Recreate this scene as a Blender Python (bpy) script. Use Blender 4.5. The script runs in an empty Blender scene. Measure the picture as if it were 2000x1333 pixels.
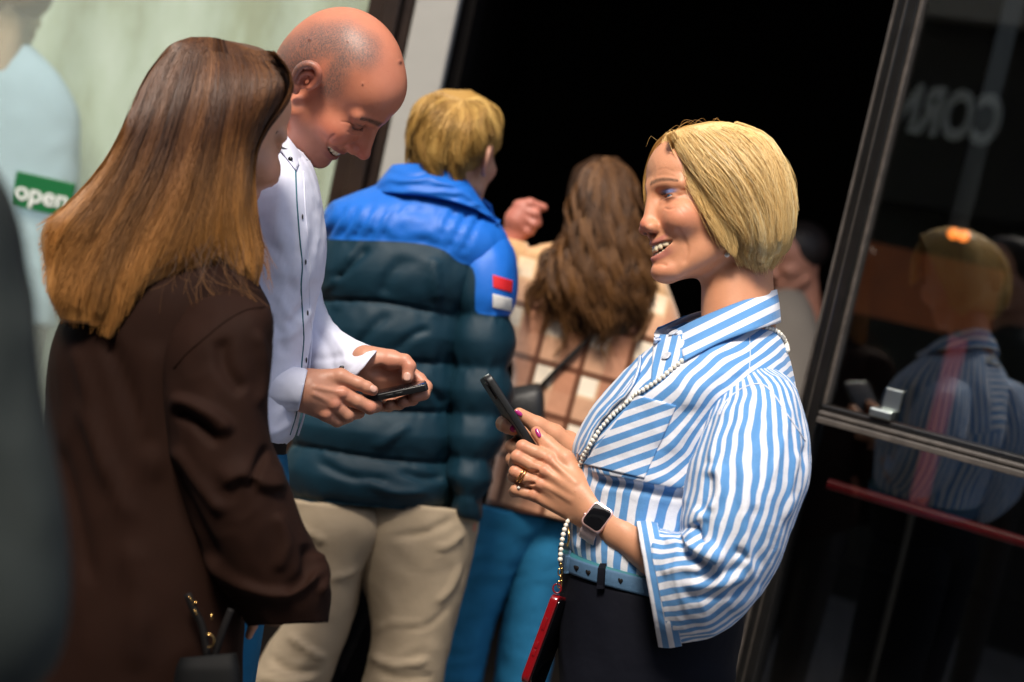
import bpy, bmesh, math, random
import numpy as np
from mathutils import Vector, Matrix
from mathutils.bvhtree import BVHTree
R = math.radians
SC = bpy.context.scene
COL = SC.collection
# ------------------------------------------------------------------ camera, sky, sun, exposure
F = 2778.0                                   # focal length in units of a 2000 px wide frame (50 mm)
ROLL, PITCH = R(12.5), R(5.0)
CAM = np.array((0.0, 0.0, 1.55))
_up0 = np.array((0, math.sin(PITCH), math.cos(PITCH)))
FWD = np.array((0, math.cos(PITCH), -math.sin(PITCH)))
IR = np.array((math.cos(ROLL), 0, 0)) + math.sin(ROLL) * _up0
IU = np.array((-math.sin(ROLL), 0, 0)) + math.cos(ROLL) * _up0
cd = bpy.data.cameras.new('camera'); cam = bpy.data.objects.new('camera', cd); COL.objects.link(cam)
cd.sensor_width = 36; cd.lens = 50.0; cd.clip_start = 0.05; cd.clip_end = 300
m = Matrix.Identity(4)
for i in range(3):
    m[i][0] = IR[i]; m[i][1] = IU[i]; m[i][2] = -FWD[i]; m[i][3] = CAM[i]
cam.matrix_world = m
cd.dof.use_dof = True; cd.dof.focus_distance = 1.98; cd.dof.aperture_fstop = 2.6
SC.camera = cam
SUN_EL, SUN_AZ = R(56), R(200)               # azimuth of the sun, clockwise from +Y (behind the camera, a little left)
w = bpy.data.worlds.new('World'); SC.world = w; w.use_nodes = True
nt = w.node_tree; nt.nodes.clear()
sk = nt.nodes.new('ShaderNodeTexSky'); sk.sky_type = 'NISHITA'; sk.sun_disc = False
sk.sun_elevation = SUN_EL; sk.sun_rotation = SUN_AZ; sk.dust_density = 3.0
bg = nt.nodes.new('ShaderNodeBackground'); bg.inputs[1].default_value = 0.125
wo = nt.nodes.new('ShaderNodeOutputWorld')
nt.links.new(sk.outputs[0], bg.inputs[0]); nt.links.new(bg.outputs[0], wo.inputs[0])
sl = bpy.data.lights.new('sun', 'SUN'); sl.energy = 3.3; sl.angle = R(13); sl.color = (1.0, 0.91, 0.79)
so = bpy.data.objects.new('sun', sl); COL.objects.link(so)
sd = Vector((math.sin(SUN_AZ) * math.cos(SUN_EL), math.cos(SUN_AZ) * math.cos(SUN_EL), math.sin(SUN_EL)))
so.rotation_euler = sd.to_track_quat('Z', 'Y').to_euler(); so.location = (0, -3, 8)
SC.view_settings.view_transform = 'Standard'; SC.view_settings.look = 'None'
SC.view_settings.gamma = 1; SC.view_settings.use_curve_mapping = False; SC.view_settings.exposure = 0.5
SC.render.engine = 'CYCLES'
SC.cycles.use_denoising = True
SC.cycles.max_bounces = 8; SC.cycles.transparent_max_bounces = 12

# ------------------------------------------------------------------ measuring: frame point + distance -> place
def W(V, d0):
    """rows (u, v, w): frame position and depth offset (same unit as u, v at distance d0) -> world metres"""
    V = np.asarray(V, float).reshape(-1, 3)
    d = d0 + V[:, 2] * d0 / F
    xc = (V[:, 0] - 1000) / F * d; yc = -(V[:, 1] - 666.5) / F * d
    return CAM + xc[:, None] * IR + yc[:, None] * IU + d[:, None] * FWD
def PX(Wp, d0):
    q = np.asarray(Wp, float).reshape(-1, 3) - CAM
    d = q @ FWD
    return np.stack([q @ IR / d * F + 1000, -(q @ IU) / d * F + 666.5, (d - d0) * F / d0], 1)
def at_depth(u, v, Y):
    """the place seen at (u, v) on the upright plane y = Y"""
    r = (u - 1000) / F * IR - (v - 666.5) / F * IU + FWD
    return CAM + r * ((Y - CAM[1]) / r[1])

# ------------------------------------------------------------------ numeric helpers
def res(P, n, cols=2):
    """resample rows of P to n rows (cubic, by chord length over the first cols columns)"""
    P = np.asarray(P, float)
    if len(P) == 2: return P[0] + (P[1] - P[0]) * np.linspace(0, 1, n)[:, None]
    t = np.concatenate([[0], np.cumsum(np.maximum(np.linalg.norm(np.diff(P[:, :cols], axis=0), axis=1), 1e-3))])
    return herm(t, P, np.linspace(0, t[-1], n))
def herm(t, P, ts):
    k = len(P); M = np.zeros_like(P)
    M[1:-1] = (P[2:] - P[:-2]) / (t[2:] - t[:-2])[:, None]
    M[0] = (P[1] - P[0]) / (t[1] - t[0]); M[-1] = (P[-1] - P[-2]) / (t[-1] - t[-2])
    i = np.clip(np.searchsorted(t, ts, 'right') - 1, 0, k - 2)
    h = (t[i + 1] - t[i])[:, None]; x = ((ts - t[i]) / (t[i + 1] - t[i]))[:, None]
    return ((2*x**3 - 3*x**2 + 1) * P[i] + (x**3 - 2*x**2 + x) * h * M[i] + (-2*x**3 + 3*x**2) * P[i+1] + (x**3 - x**2) * h * M[i+1])
_rng = np.random.RandomState(7)
_perm = np.tile(_rng.permutation(256), 4)
_grad = _rng.normal(size=(256, 3)); _grad /= np.linalg.norm(_grad, axis=1)[:, None]
def perlin(P):
    P = np.asarray(P, float); i = np.floor(P).astype(int); f = P - i; i &= 255
    s = f * f * f * (f * (f * 6 - 15) + 10); out = 0
    for dx in (0, 1):
        for dy in (0, 1):
            for dz in (0, 1):
                g = _grad[_perm[_perm[_perm[i[:, 0] + dx] + i[:, 1] + dy] + i[:, 2] + dz]]
                d = ((f - (dx, dy, dz)) * g).sum(1)
                wx = s[:, 0] if dx else 1 - s[:, 0]; wy = s[:, 1] if dy else 1 - s[:, 1]; wz = s[:, 2] if dz else 1 - s[:, 2]
                out = out + wx * wy * wz * d
    return out
def smooth01(x): x = np.clip(x, 0, 1); return x * x * (3 - 2 * x)

def vnormals(V, Fc):
    V = np.asarray(V); N = np.zeros_like(V)
    Fc = np.asarray(Fc)
    a, b, c = V[Fc[:, 0]], V[Fc[:, 1]], V[Fc[:, 2]]
    d = V[Fc[:, 3]] if Fc.shape[1] == 4 else a
    n = np.cross(c - a, (d - b) if Fc.shape[1] == 4 else (b - a) * -1)
    for k in range(Fc.shape[1]): np.add.at(N, Fc[:, k], n)
    return N / np.maximum(np.linalg.norm(N, axis=1), 1e-9)[:, None]
def volume(V, Fc):
    a, b, c = V[Fc[:, 0]], V[Fc[:, 1]], V[Fc[:, 2]]
    s = (np.cross(a, b) * c).sum()
    if Fc.shape[1] == 4: s += (np.cross(a, c) * V[Fc[:, 3]]).sum()
    return s
def outward(V, Fc): return Fc if volume(V - V.mean(0), Fc) > 0 else Fc[:, ::-1].copy()

def loft(secs, n=60, m=48, cap0=True, cap1=True, expo=2.0, inner=0):
    """skin a tube through sections (uL, vL, uR, vR, w, thickness[, exponent]); returns V, quads, ring parameter, length parameter"""
    S = np.asarray(secs, float)
    if S.shape[1] == 6: S = np.concatenate([S, np.full((len(S), 1), expo)], 1)
    C = np.concatenate([(S[:, 0:2] + S[:, 2:4]) / 2, S[:, 4:5], (S[:, 2:4] - S[:, 0:2]) / 2, S[:, 5:7]], 1)
    Q = res(C, n, 3)
    if inner:                                   # turn the open end back inside the tube
        E = Q[-1:].repeat(3, 0); d = Q[-2, :3] - Q[-1, :3]; d /= np.linalg.norm(d)
        for k, (sc, mv) in enumerate(((.985, 0.5), (.965, 3), (.93, inner))):
            E[k, 3:6] *= sc; E[k, :3] += d * mv
        Q = np.concatenate([Q, E]); n += 3; cap1 = False
    ph = np.arange(m) / m * 2 * np.pi
    c, s = np.cos(ph), np.sin(ph)
    p = 2 / np.maximum(Q[:, 6], .5)[:, None]
    cc = np.sign(c) * np.abs(c)[None] ** p; ss = np.sign(s) * np.abs(s)[None] ** p
    V = np.empty((n, m, 3))
    V[:, :, 0] = Q[:, 0:1] + cc * Q[:, 3:4]; V[:, :, 1] = Q[:, 1:2] + cc * Q[:, 4:5]
    V[:, :, 2] = Q[:, 2:3] - ss * Q[:, 5:6] / 2
    i, j = np.meshgrid(np.arange(n - 1), np.arange(m), indexing='ij'); j2 = (j + 1) % m
    Fc = np.stack([i * m + j, i * m + j2, (i + 1) * m + j2, (i + 1) * m + j], -1).reshape(-1, 4)
    V = V.reshape(-1, 3); a = np.tile(ph / (2 * np.pi), n); l = np.repeat(np.arange(n) / (n - 1), m)
    for on, r in ((cap0, 0), (cap1, n - 1)):
        if on:
            k = len(V); V = np.concatenate([V, V[r * m:(r + 1) * m].mean(0)[None]]); a = np.append(a, 0); l = np.append(l, r / (n - 1))
            jj = np.arange(m); f = np.stack([np.full(m, k), r * m + (jj + 1) % m, r * m + jj, np.full(m, k)], -1)
            Fc = np.concatenate([Fc, f if r == 0 else f[:, [0, 2, 1, 3]]])
    return V, outward(V, Fc), a, l
def fix_quads(Fc):
    return [tuple(dict.fromkeys(q)) for q in Fc.tolist()]
def polydist(V, poly):
    """distance of (u, v) to a polyline, with the parameter along it and the side sign"""
    P = np.asarray(poly, float); best = np.full(len(V), 1e9); tt = np.zeros(len(V)); sg = np.ones(len(V))
    L = np.concatenate([[0], np.cumsum(np.linalg.norm(np.diff(P[:, :2], axis=0), axis=1))])
    for k in range(len(P) - 1):
        a, b = P[k, :2], P[k + 1, :2]; ab = b - a; q = V[:, :2] - a
        x = np.clip(q @ ab / (ab @ ab), 0, 1); e = q - x[:, None] * ab; d = np.hypot(e[:, 0], e[:, 1])
        u = d < best; best[u] = d[u]; tt[u] = (L[k] + x[u] * (L[k + 1] - L[k])) / L[-1]
        sg[u] = np.sign(ab[0] * q[u, 1] - ab[1] * q[u, 0])
    return best, tt, sg
def crease(V, Fc, poly, width, amp, side=0, front=True, N=None):
    """raise (amp > 0) or press in (amp < 0) a fold along a polyline on the side that faces the street; side softens one flank"""
    N = vnormals(V, Fc) if N is None else N
    P = res(np.asarray(poly, float), 24) if len(poly) > 2 else np.asarray(poly, float)
    d, t, s = polydist(V, P)
    wd = np.where(s * side > 0, width * 2.6, width) if side else width
    g = np.exp(-(d / wd) ** 2) * smooth01(t * 5 + .15) * smooth01((1 - t) * 5 + .15)
    if front: g = g * smooth01(-N[:, 2] * 2.5 + .4)
    return V + N * (amp * g)[:, None]
def wrinkle(V, Fc, scale, amp, stretch=(1, 1, 1), seed=0, ridged=True):
    N = vnormals(V, Fc); Q = V * np.array(stretch) / scale + seed * 17.3
    Q = Q + perlin(Q * .6 + 5.1)[:, None] * .7
    f = perlin(Q)
    if ridged: f = (1 - np.abs(f) * 2.2) * .8 - .4
    f = f + .4 * perlin(Q * 2.3 + 9)
    return V + N * (f * amp)[:, None]

# ------------------------------------------------------------------ signed-distance modelling for bodies and hands
class SDF:
    def __init__(s, lo, hi, h):
        s.lo = np.array(lo, float); s.h = h
        s.n = np.ceil((np.array(hi) - s.lo) / h).astype(int) + 1
        s.f = np.full(s.n, 1e3, np.float32)
        s.ax = [(s.lo[i] + np.arange(s.n[i]) * h).astype(np.float32) for i in range(3)]
    def _box(s, lo, hi):
        a = np.clip(np.floor((np.array(lo) - s.lo) / s.h).astype(int), 0, s.n - 1)
        b = np.clip(np.ceil((np.array(hi) - s.lo) / s.h).astype(int) + 1, 1, s.n)
        sl = tuple(slice(x, max(y, x + 1)) for x, y in zip(a, b))
        X = s.ax[0][sl[0]][:, None, None]; Y = s.ax[1][sl[1]][None, :, None]; Z = s.ax[2][sl[2]][None, None, :]
        return sl, X, Y, Z
    def _mix(s, sl, d, k, sub):
        a = s.f[sl]
        if sub:
            h = np.maximum(k - np.abs(a + d), 0) / k; s.f[sl] = np.maximum(a, -d) + h * h * k * .25
        else:
            h = np.maximum(k - np.abs(a - d), 0) / k; s.f[sl] = np.minimum(a, d) - h * h * k * .25
    def ell(s, c, r, k=6., sub=False, rot=None, warp=None):
        c = np.array(c, np.float32); r = np.array(r, np.float32); mg = max(r) if rot is not None else r
        pad = k + 3 * s.h + (warp[2] if warp else 0)
        sl, X, Y, Z = s._box(c - mg - pad, c + mg + pad)
        if warp: X = X + warp[0] * Y * Y; Z = Z - warp[1] * Y * Y
        x, y, z = X - c[0], Y - c[1], Z - c[2]
        if rot is not None:
            r_ = np.array(rot, np.float32); x, y, z = (r_[i, 0] * x + r_[i, 1] * y + r_[i, 2] * z for i in range(3))
        x, y, z = x / r[0], y / r[1], z / r[2]
        k0 = np.sqrt(x*x + y*y + z*z); k1 = np.sqrt((x/r[0])**2 + (y/r[1])**2 + (z/r[2])**2)
        s._mix(sl, k0 * (k0 - 1) / np.maximum(k1, 1e-6), k, sub)
    def cap(s, a, b, ra, rb, k=6., sub=False):
        a = np.array(a, np.float32); b = np.array(b, np.float32); mr = max(ra, rb); pad = mr + k + 3 * s.h
        sl, X, Y, Z = s._box(np.minimum(a, b) - pad, np.maximum(a, b) + pad)
        ab = b - a; x, y, z = X - a[0], Y - a[1], Z - a[2]
        t = np.clip((x*ab[0] + y*ab[1] + z*ab[2]) / max(float(ab @ ab), 1e-6), 0, 1)
        s._mix(sl, np.sqrt((x-t*ab[0])**2 + (y-t*ab[1])**2 + (z-t*ab[2])**2) - (ra + t*(rb-ra)), k, sub)
    def chain(s, pts, k=5., sub=False):
        for p, q in zip(pts[:-1], pts[1:]): s.cap(p[:3], q[:3], p[3], q[3], k, sub)
    def mesh(s, relax=1):
        f = np.pad(s.f, 1, constant_values=1e3); lo = s.lo - s.h; n = np.array(f.shape)
        ins = f < 0; c = np.zeros(n - 1, np.int8)
        for d in np.ndindex(2, 2, 2): c += ins[d[0]:n[0]-1+d[0], d[1]:n[1]-1+d[1], d[2]:n[2]-1+d[2]]
        act = (c > 0) & (c < 8); I = np.argwhere(act); idx = np.full(act.shape, -1); idx[act] = np.arange(len(I))
        P = np.zeros((len(I), 3)); cnt = np.zeros(len(I))
        cor = list(np.ndindex(2, 2, 2))
        for d in cor:
            for a in range(3):
                if d[a] == 0:
                    e = list(d); e[a] = 1
                    fa = f[tuple((I + d).T)]; fb = f[tuple((I + e).T)]; x = (fa < 0) != (fb < 0)
                    t = np.where(x, fa / np.where(x, fa - fb, 1), 0); p = I + np.array(d, float); p[:, a] += t
                    P[x] += p[x]; cnt[x] += 1
        V = P / cnt[:, None] * s.h + lo
        fs = []
        for a in range(3):
            b, cc = (a + 1) % 3, (a + 2) % 3
            sa = [slice(None)] * 3; sb = [slice(None)] * 3; sa[a] = slice(0, -1); sb[a] = slice(1, None)
            E = np.argwhere(ins[tuple(sa)] != ins[tuple(sb)]); flip = ins[tuple(E.T)]
            q = []
            for db, dc in ((-1, -1), (0, -1), (0, 0), (-1, 0)):
                o = E.copy(); o[:, b] += db; o[:, cc] += dc; q.append(idx[tuple(o.T)])
            q = np.stack(q, 1); q[~flip] = q[~flip][:, ::-1]; fs.append(q)
        Fc = np.concatenate(fs); Fc = Fc[(Fc >= 0).all(1)]
        for _ in range(relax):
            A = np.zeros_like(V); k = np.zeros(len(V))
            for i in range(4):
                for j in ((i + 1) % 4, (i + 3) % 4):
                    np.add.at(A, Fc[:, i], V[Fc[:, j]]); np.add.at(k, Fc[:, i], 1)
            V = V * .4 + .6 * A / np.maximum(k, 1)[:, None]
        return V, Fc

# ------------------------------------------------------------------ linking
def obj(name, Vw, faces, mat, parent=None, attrs=None, uv=None, smooth=True, label=None, kind=None):
    """one mesh object from world coordinates"""
    me = bpy.data.meshes.new(name); Vw = np.asarray(Vw, float)
    if parent is not None:
        r = parent
        while r.parent: r = r.parent
        Vw = Vw - np.array(r.location)
    if isinstance(faces, np.ndarray): faces = fix_quads(faces)
    me.from_pydata(Vw.tolist(), [], faces); me.update()
    if smooth: me.polygons.foreach_set('use_smooth', np.ones(len(me.polygons), bool))
    for k, a in (attrs or {}).items():
        a = np.asarray(a, np.float32)
        if a.ndim == 1: me.attributes.new(k, 'FLOAT', 'POINT').data.foreach_set('value', a)
        else:
            if a.shape[1] == 3: a = np.concatenate([a, np.ones((len(a), 1), np.float32)], 1)
            me.attributes.new(k, 'FLOAT_COLOR', 'POINT').data.foreach_set('color', a.ravel())
    for mm in (mat if isinstance(mat, (list, tuple)) else [mat]): me.materials.append(mm)
    o = bpy.data.objects.new(name, me); COL.objects.link(o)
    if parent is not None: o.parent = parent
    if label: o['label'] = label
    if kind: o['kind'] = kind
    return o
def thing(name, loc, label, cat, group=None):
    o = bpy.data.objects.new(name, None); COL.objects.link(o); o.location = tuple(loc); o.empty_display_size = .1
    o['label'] = label; o['category'] = cat
    if group: o['group'] = group
    return o
def tag(o, label=None, cat=None, group=None, kind=None):
    for k, v in (('label', label), ('category', cat), ('group', group), ('kind', kind)):
        if v: o[k] = v
    return o
def bvh(V, Fc): return BVHTree.FromPolygons(np.asarray(V).tolist(), fix_quads(np.asarray(Fc)))
def drape(tree, uv, far=False, miss=None):
    """depth and normal of a surface under frame points"""
    out = []; last = miss
    for p in uv:
        h = tree.ray_cast(Vector((p[0], p[1], 3000 if far else -3000)), Vector((0, 0, -1 if far else 1)))
        if h[0] is None:
            q = tree.find_nearest(Vector((p[0], p[1], last if last is not None else 0)))
            out.append((q[0][2], q[1])); last = q[0][2]
        else: out.append((h[0][2], h[1])); last = h[0][2]
    return np.array([o[0] for o in out]), np.array([tuple(o[1]) for o in out])
def box_px(c, L, T, D, bev=.18):
    """a rounded slab around c with half axes L, T, D in the measuring space"""
    c, L, T, D = (np.asarray(x, float) for x in (c, L, T, D))
    bm = bmesh.new(); bmesh.ops.create_cube(bm, size=2)
    s = [np.linalg.norm(x) for x in (L, T, D)]
    for v in bm.verts: v.co = Vector((v.co.x * s[0], v.co.y * s[1], v.co.z * s[2]))
    e = [x for x in bm.edges if abs((x.verts[0].co - x.verts[1].co).normalized().y) > .9]
    bmesh.ops.bevel(bm, geom=e, offset=bev * min(s[0], s[2]), segments=5, affect='EDGES', profile=.5)
    e = [x for x in bm.edges if len(x.link_faces) == 2 and x.calc_face_angle(0) > .9]
    bmesh.ops.bevel(bm, geom=e, offset=min(s) * .35, segments=3, affect='EDGES', profile=.5)
    bm.verts.ensure_lookup_table()
    P = np.array([v.co[:] for v in bm.verts]); fs = [[v.index for v in f.verts] for f in bm.faces]
    bm.free()
    U = [L / s[0], T / s[1], D / s[2]]
    if np.dot(np.cross(U[0], U[1]), U[2]) < 0: fs = [f[::-1] for f in fs]
    return c + P[:, 0:1] * U[0] + P[:, 1:2] * U[1] + P[:, 2:3] * U[2], fs
def tube_px(P, r, m=8, closed=False):
    """tube along points P (rows u, v, w); r a number or one per point"""
    P = np.asarray(P, float); n = len(P); r = np.broadcast_to(r, (n,))
    T = np.gradient(P, axis=0) if not closed else np.roll(P, -1, 0) - np.roll(P, 1, 0)
    T /= np.linalg.norm(T, axis=1)[:, None]
    a = np.array((.31, .17, .93)); A = np.cross(T, a); A /= np.linalg.norm(A, axis=1)[:, None]; B = np.cross(T, A)
    ph = np.arange(m) / m * 2 * np.pi
    V = (P[:, None] + r[:, None, None] * (np.cos(ph)[None, :, None] * A[:, None] + np.sin(ph)[None, :, None] * B[:, None])).reshape(-1, 3)
    k = n if closed else n - 1
    i, j = np.meshgrid(np.arange(k), np.arange(m), indexing='ij'); j2 = (j + 1) % m; i2 = (i + 1) % n
    Fc = np.stack([i*m+j, i2*m+j, i2*m+j2, i*m+j2], -1).reshape(-1, 4)
    fs = Fc.tolist()
    if not closed: fs += [list(range(m)), list(range((n-1)*m, n*m))[::-1]]
    return V, fs
def ball(c, r, seg=16, rings=10, axes=None):
    th = np.linspace(0, np.pi, rings + 1); ph = np.arange(seg) / seg * 2 * np.pi
    V = np.stack([np.sin(th)[:, None]*np.cos(ph), np.sin(th)[:, None]*np.sin(ph), np.cos(th)[:, None]*np.ones(seg)], -1).reshape(-1, 3)
    r = np.broadcast_to(r, (3,)); V = V * r
    if axes is not None: V = V @ np.asarray(axes)
    i, j = np.meshgrid(np.arange(rings), np.arange(seg), indexing='ij'); j2 = (j+1) % seg
    Fc = np.stack([i*seg+j, (i+1)*seg+j, (i+1)*seg+j2, i*seg+j2], -1).reshape(-1, 4)
    V = V + np.asarray(c); return V, outward(V, Fc)
def join(parts):
    Vs, fs, k = [], [], 0
    for V, f in parts:
        Vs.append(np.asarray(V)); f = fix_quads(f) if isinstance(f, np.ndarray) else f
        fs += [[i + k for i in q] for q in f]; k += len(V)
    return np.concatenate(Vs), fs
def prism(pts, z0, z1):
    """upright box/prism over a ground polygon (world metres)"""
    n = len(pts); V = [(x, y, z0) for x, y in pts] + [(x, y, z1) for x, y in pts]
    fs = [[i, (i+1) % n, n + (i+1) % n, n + i] for i in range(n)] + [list(range(n))[::-1], list(range(n, 2*n))]
    a = sum(pts[i][0]*pts[(i+1) % n][1] - pts[(i+1) % n][0]*pts[i][1] for i in range(n))
    return np.array(V, float), (fs if a > 0 else [f[::-1] for f in fs])
def wbox(x0, x1, y0, y1, z0, z1): return prism([(x0, y0), (x1, y0), (x1, y1), (x0, y1)], z0, z1)
def bevel_obj(o, w=.004, seg=2):
    md = o.modifiers.new('edge', 'BEVEL'); md.width = w; md.segments = seg; md.limit_method = 'ANGLE'; md.angle_limit = R(50)
    return o

# ------------------------------------------------------------------ strands of hair
def strands(guides, n, tree=None, K=14, r=.8, lift=5., clump=.6, nc=60, seed=1, far=False, wave=0., wfreq=3., cut=.12, jit=.02, srange=(0, 1), sink=1.0, locks=0, sway=.02, bulge=5., frizz=0.):
    rs = np.random.RandomState(seed)
    G = np.stack([res(g, K, 2) for g in guides]); g, _, D = G.shape
    s = srange[0] + rs.rand(n) * (srange[1] - srange[0]); sc = (np.floor(s * nc) + .5 + (rs.rand(n) - .5) * .3) / nc
    t = np.linspace(0, 1, K)
    S = np.clip(s[:, None] + (sc - s)[:, None] * clump * smooth01(t * 1.3)[None] + rs.normal(size=(n, 1)) * jit, 0, 1) * (g - 1)
    lk = np.floor(s * max(locks, 1) + rs.normal(size=n) * .12).astype(int) % max(locks, 1); q = rs.rand(max(locks, 1), 6)
    if locks:
        fr = np.clip(s * locks - lk, 0, 1); L = q[lk]
        S = np.clip(S + ((L[:, 0] - .5) * 2 * sway * (g - 1))[:, None] * smooth01(t * 1.2)[None] + ((.5 - fr) * .9 * (g - 1) / locks)[:, None] * smooth01(t * 1.1)[None] * (.3 + .7 * L[:, 3:4]), 0, g - 1)
    i = np.clip(S.astype(int), 0, g - 2); x = (S - i)[..., None]
    t1 = 1 - rs.rand(n) ** 1.5 * cut - (q[lk, 2] * cut * .8 if locks else 0); t0 = rs.rand(n) * .06
    kk = np.arange(K)
    A = G[i, kk[None, :]] * (1 - x) + G[np.minimum(i + 1, g - 1), kk[None, :]] * x
    # re-time each strand
    tt = t0[:, None] + (t1 - t0)[:, None] * t[None]; f = tt * (K - 1); a = np.clip(f.astype(int), 0, K - 2); y = (f - a)[..., None]
    ar = np.arange(n)[:, None]; A = A[ar, a] * (1 - y) + A[ar, a + 1] * y
    if wave:
        ph = ((np.floor(s * locks) if locks else np.floor(s * nc)) * 2.399 % 6.28)[:, None] + rs.rand(n, 1) * (.5 if locks else .9)
        tg = np.gradient(A[..., :2], axis=1); tg /= np.maximum(np.linalg.norm(tg, axis=2), 1e-6)[..., None]
        wv = wave * np.sin(ph + tt * wfreq * 6.28) * smooth01(tt * 2.2)
        A[..., 0] += -tg[..., 1] * wv; A[..., 1] += tg[..., 0] * wv
    if frizz:
        tg = np.gradient(A[..., :2], axis=1); tg /= np.maximum(np.linalg.norm(tg, axis=2), 1e-6)[..., None]
        fz = frizz * (np.sin(rs.rand(n, 1) * 6.28 + tt * (4 + 9 * rs.rand(n, 1))) + .5 * np.sin(rs.rand(n, 1) * 6.28 + tt * 23)) * smooth01(tt * 3)
        A[..., 0] += -tg[..., 1] * fz; A[..., 1] += tg[..., 0] * fz
    lf = (rs.rand(n) ** 1.6 * lift)
    if D == 2:
        wz, _ = drape(tree, A.reshape(-1, 2), far)
        wz = wz.reshape(n, K)
        kern = np.array((.25, .5, .25))
        wp = np.pad(wz, ((0, 0), (1, 1)), 'edge'); wz = wp[:, :-2]*.25 + wp[:, 1:-1]*.5 + wp[:, 2:]*.25
        sgn = 1 if far else -1
        wz = wz + sgn * (lf[:, None] * np.sin(np.clip(tt, 0, 1) * 2.6 + .25)) + sgn * sink
        if wave: wz = wz + .6 * wave * np.cos(ph + tt * wfreq * 6.28) * smooth01(tt * 2)
        if locks: wz = wz + sgn * bulge * ((1 - (2 * fr - 1) ** 2) * .8 + q[lk, 1] * 1.1)[:, None] * smooth01(tt * 2.5)
        A = np.concatenate([A, wz[..., None]], 2)
    else:
        A = A + rs.normal(size=(n, 1, 3)) * lift * .4
    T = np.gradient(A, axis=1); T /= np.maximum(np.linalg.norm(T, axis=2), 1e-6)[..., None]
    B = np.cross(T, np.array((0, 0, 1.0))); B /= np.maximum(np.linalg.norm(B, axis=2), 1e-6)[..., None]; Cn = np.cross(T, B)
    rr = r * (.7 + .6 * rs.rand(n))[:, None] * (1 - .55 * t[None] ** 3)
    an = (0, 2.094, 4.189)
    V = np.stack([A + rr[..., None] * (math.cos(q) * B + math.sin(q) * Cn) for q in an], 2)     # n, K, 3, 3
    base = (np.arange(n) * K * 3)[:, None, None]; ki = (np.arange(K - 1) * 3)[None, :, None]; j = np.arange(3)[None, None, :]; j2 = (j + 1) % 3
    Fc = np.stack([base + ki + j, base + ki + j2, base + ki + 3 + j2, base + ki + 3 + j], -1).reshape(-1, 4)
    rnd = np.repeat(np.clip(rs.rand(n) * .45 + .2 * ((np.floor(s * nc) * .618) % 1) + (.4 * q[lk, 4] - .04 if locks else .25 * ((np.floor(s * nc) * .381) % 1)), 0, 1), K * 3); tl = np.repeat(tt.reshape(-1), 3)
    return V.reshape(-1, 3), Fc, rnd, tl
# ------------------------------------------------------------------ materials
class NT:
    def __init__(s, name):
        s.m = bpy.data.materials.new(name); s.m.use_nodes = True; s.t = s.m.node_tree; s.t.nodes.clear()
        s.out = s.n('ShaderNodeOutputMaterial'); s.p = s.n('ShaderNodeBsdfPrincipled'); s.l(s.p.outputs[0], s.out.inputs[0])
    def n(s, ty, **kw):
        o = s.t.nodes.new(ty)
        for k, v in kw.items(): setattr(o, k, v)
        return o
    def l(s, a, b): s.t.links.new(a, b)
    def attr(s, name, out='Color'): return s.n('ShaderNodeAttribute', attribute_name=name).outputs[out]
    def math(s, op, a, b=None, clamp=False):
        o = s.n('ShaderNodeMath', operation=op, use_clamp=clamp)
        for i, x in enumerate((a, b)):
            if x is None: continue
            if isinstance(x, (int, float)): o.inputs[i].default_value = x
            else: s.l(x, o.inputs[i])
        return o.outputs[0]
    def mix(s, f, a, b, blend='MIX'):
        o = s.n('ShaderNodeMix', data_type='RGBA', blend_type=blend)
        for i, x in ((0, f), (6, a), (7, b)):
            if isinstance(x, (int, float)): o.inputs[i].default_value = x
            elif isinstance(x, tuple): o.inputs[i].default_value = (*x, 1)
            else: s.l(x, o.inputs[i])
        return o.outputs[2]
    def noise(s, scale, detail=3, rough=.55, stretch=None, out='Fac'):
        tc = s.n('ShaderNodeTexCoord'); v = tc.outputs['Object']
        if stretch:
            mp = s.n('ShaderNodeMapping'); mp.inputs['Scale'].default_value = stretch; s.l(v, mp.inputs[0]); v = mp.outputs[0]
        o = s.n('ShaderNodeTexNoise'); o.inputs['Scale'].default_value = scale; o.inputs['Detail'].default_value = detail; o.inputs['Roughness'].default_value = rough
        s.l(v, o.inputs['Vector']); return o.outputs[out]
    def ramp(s, f, stops):
        o = s.n('ShaderNodeValToRGB'); e = o.color_ramp.elements
        while len(e) < len(stops): e.new(.5)
        for x, (p, c) in zip(e, stops): x.position = p; x.color = (*c, 1) if len(c) == 3 else c
        s.l(f, o.inputs[0]); return o.outputs[0]
    def bump(s, h, strength, dist=.002, prev=None):
        o = s.n('ShaderNodeBump'); o.inputs['Strength'].default_value = strength; o.inputs['Distance'].default_value = dist
        s.l(h, o.inputs['Height'])
        if prev is not None: s.l(prev, o.inputs['Normal'])
        return o.outputs[0]
    def set(s, **kw):
        for k, v in kw.items():
            i = s.p.inputs[k]
            if isinstance(v, (int, float)): i.default_value = v
            elif isinstance(v, tuple): i.default_value = (*v, 1) if i.type == 'RGBA' and len(v) == 3 else v
            else: s.l(v, i)
        return s
def plain(name, col, rough=.6, metal=0., spec=.5, var=.12, vs=9., bs=0., bscale=400., bd=.001, coat=0., sheen=0., sst=None):
    k = NT(name)
    c = k.mix(k.math('MULTIPLY', k.noise(vs, 4), 1.0), tuple(x * (1 - var) for x in col), tuple(min(1, x * (1 + var)) for x in col))
    k.set(**{'Base Color': c, 'Roughness': rough, 'Metallic': metal, 'Specular IOR Level': spec, 'Coat Weight': coat, 'Sheen Weight': sheen})
    if sheen: k.p.inputs['Sheen Roughness'].default_value = .4
    if bs: k.set(Normal=k.bump(k.noise(bscale, 2, stretch=sst), bs, bd))
    return k.m
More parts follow.
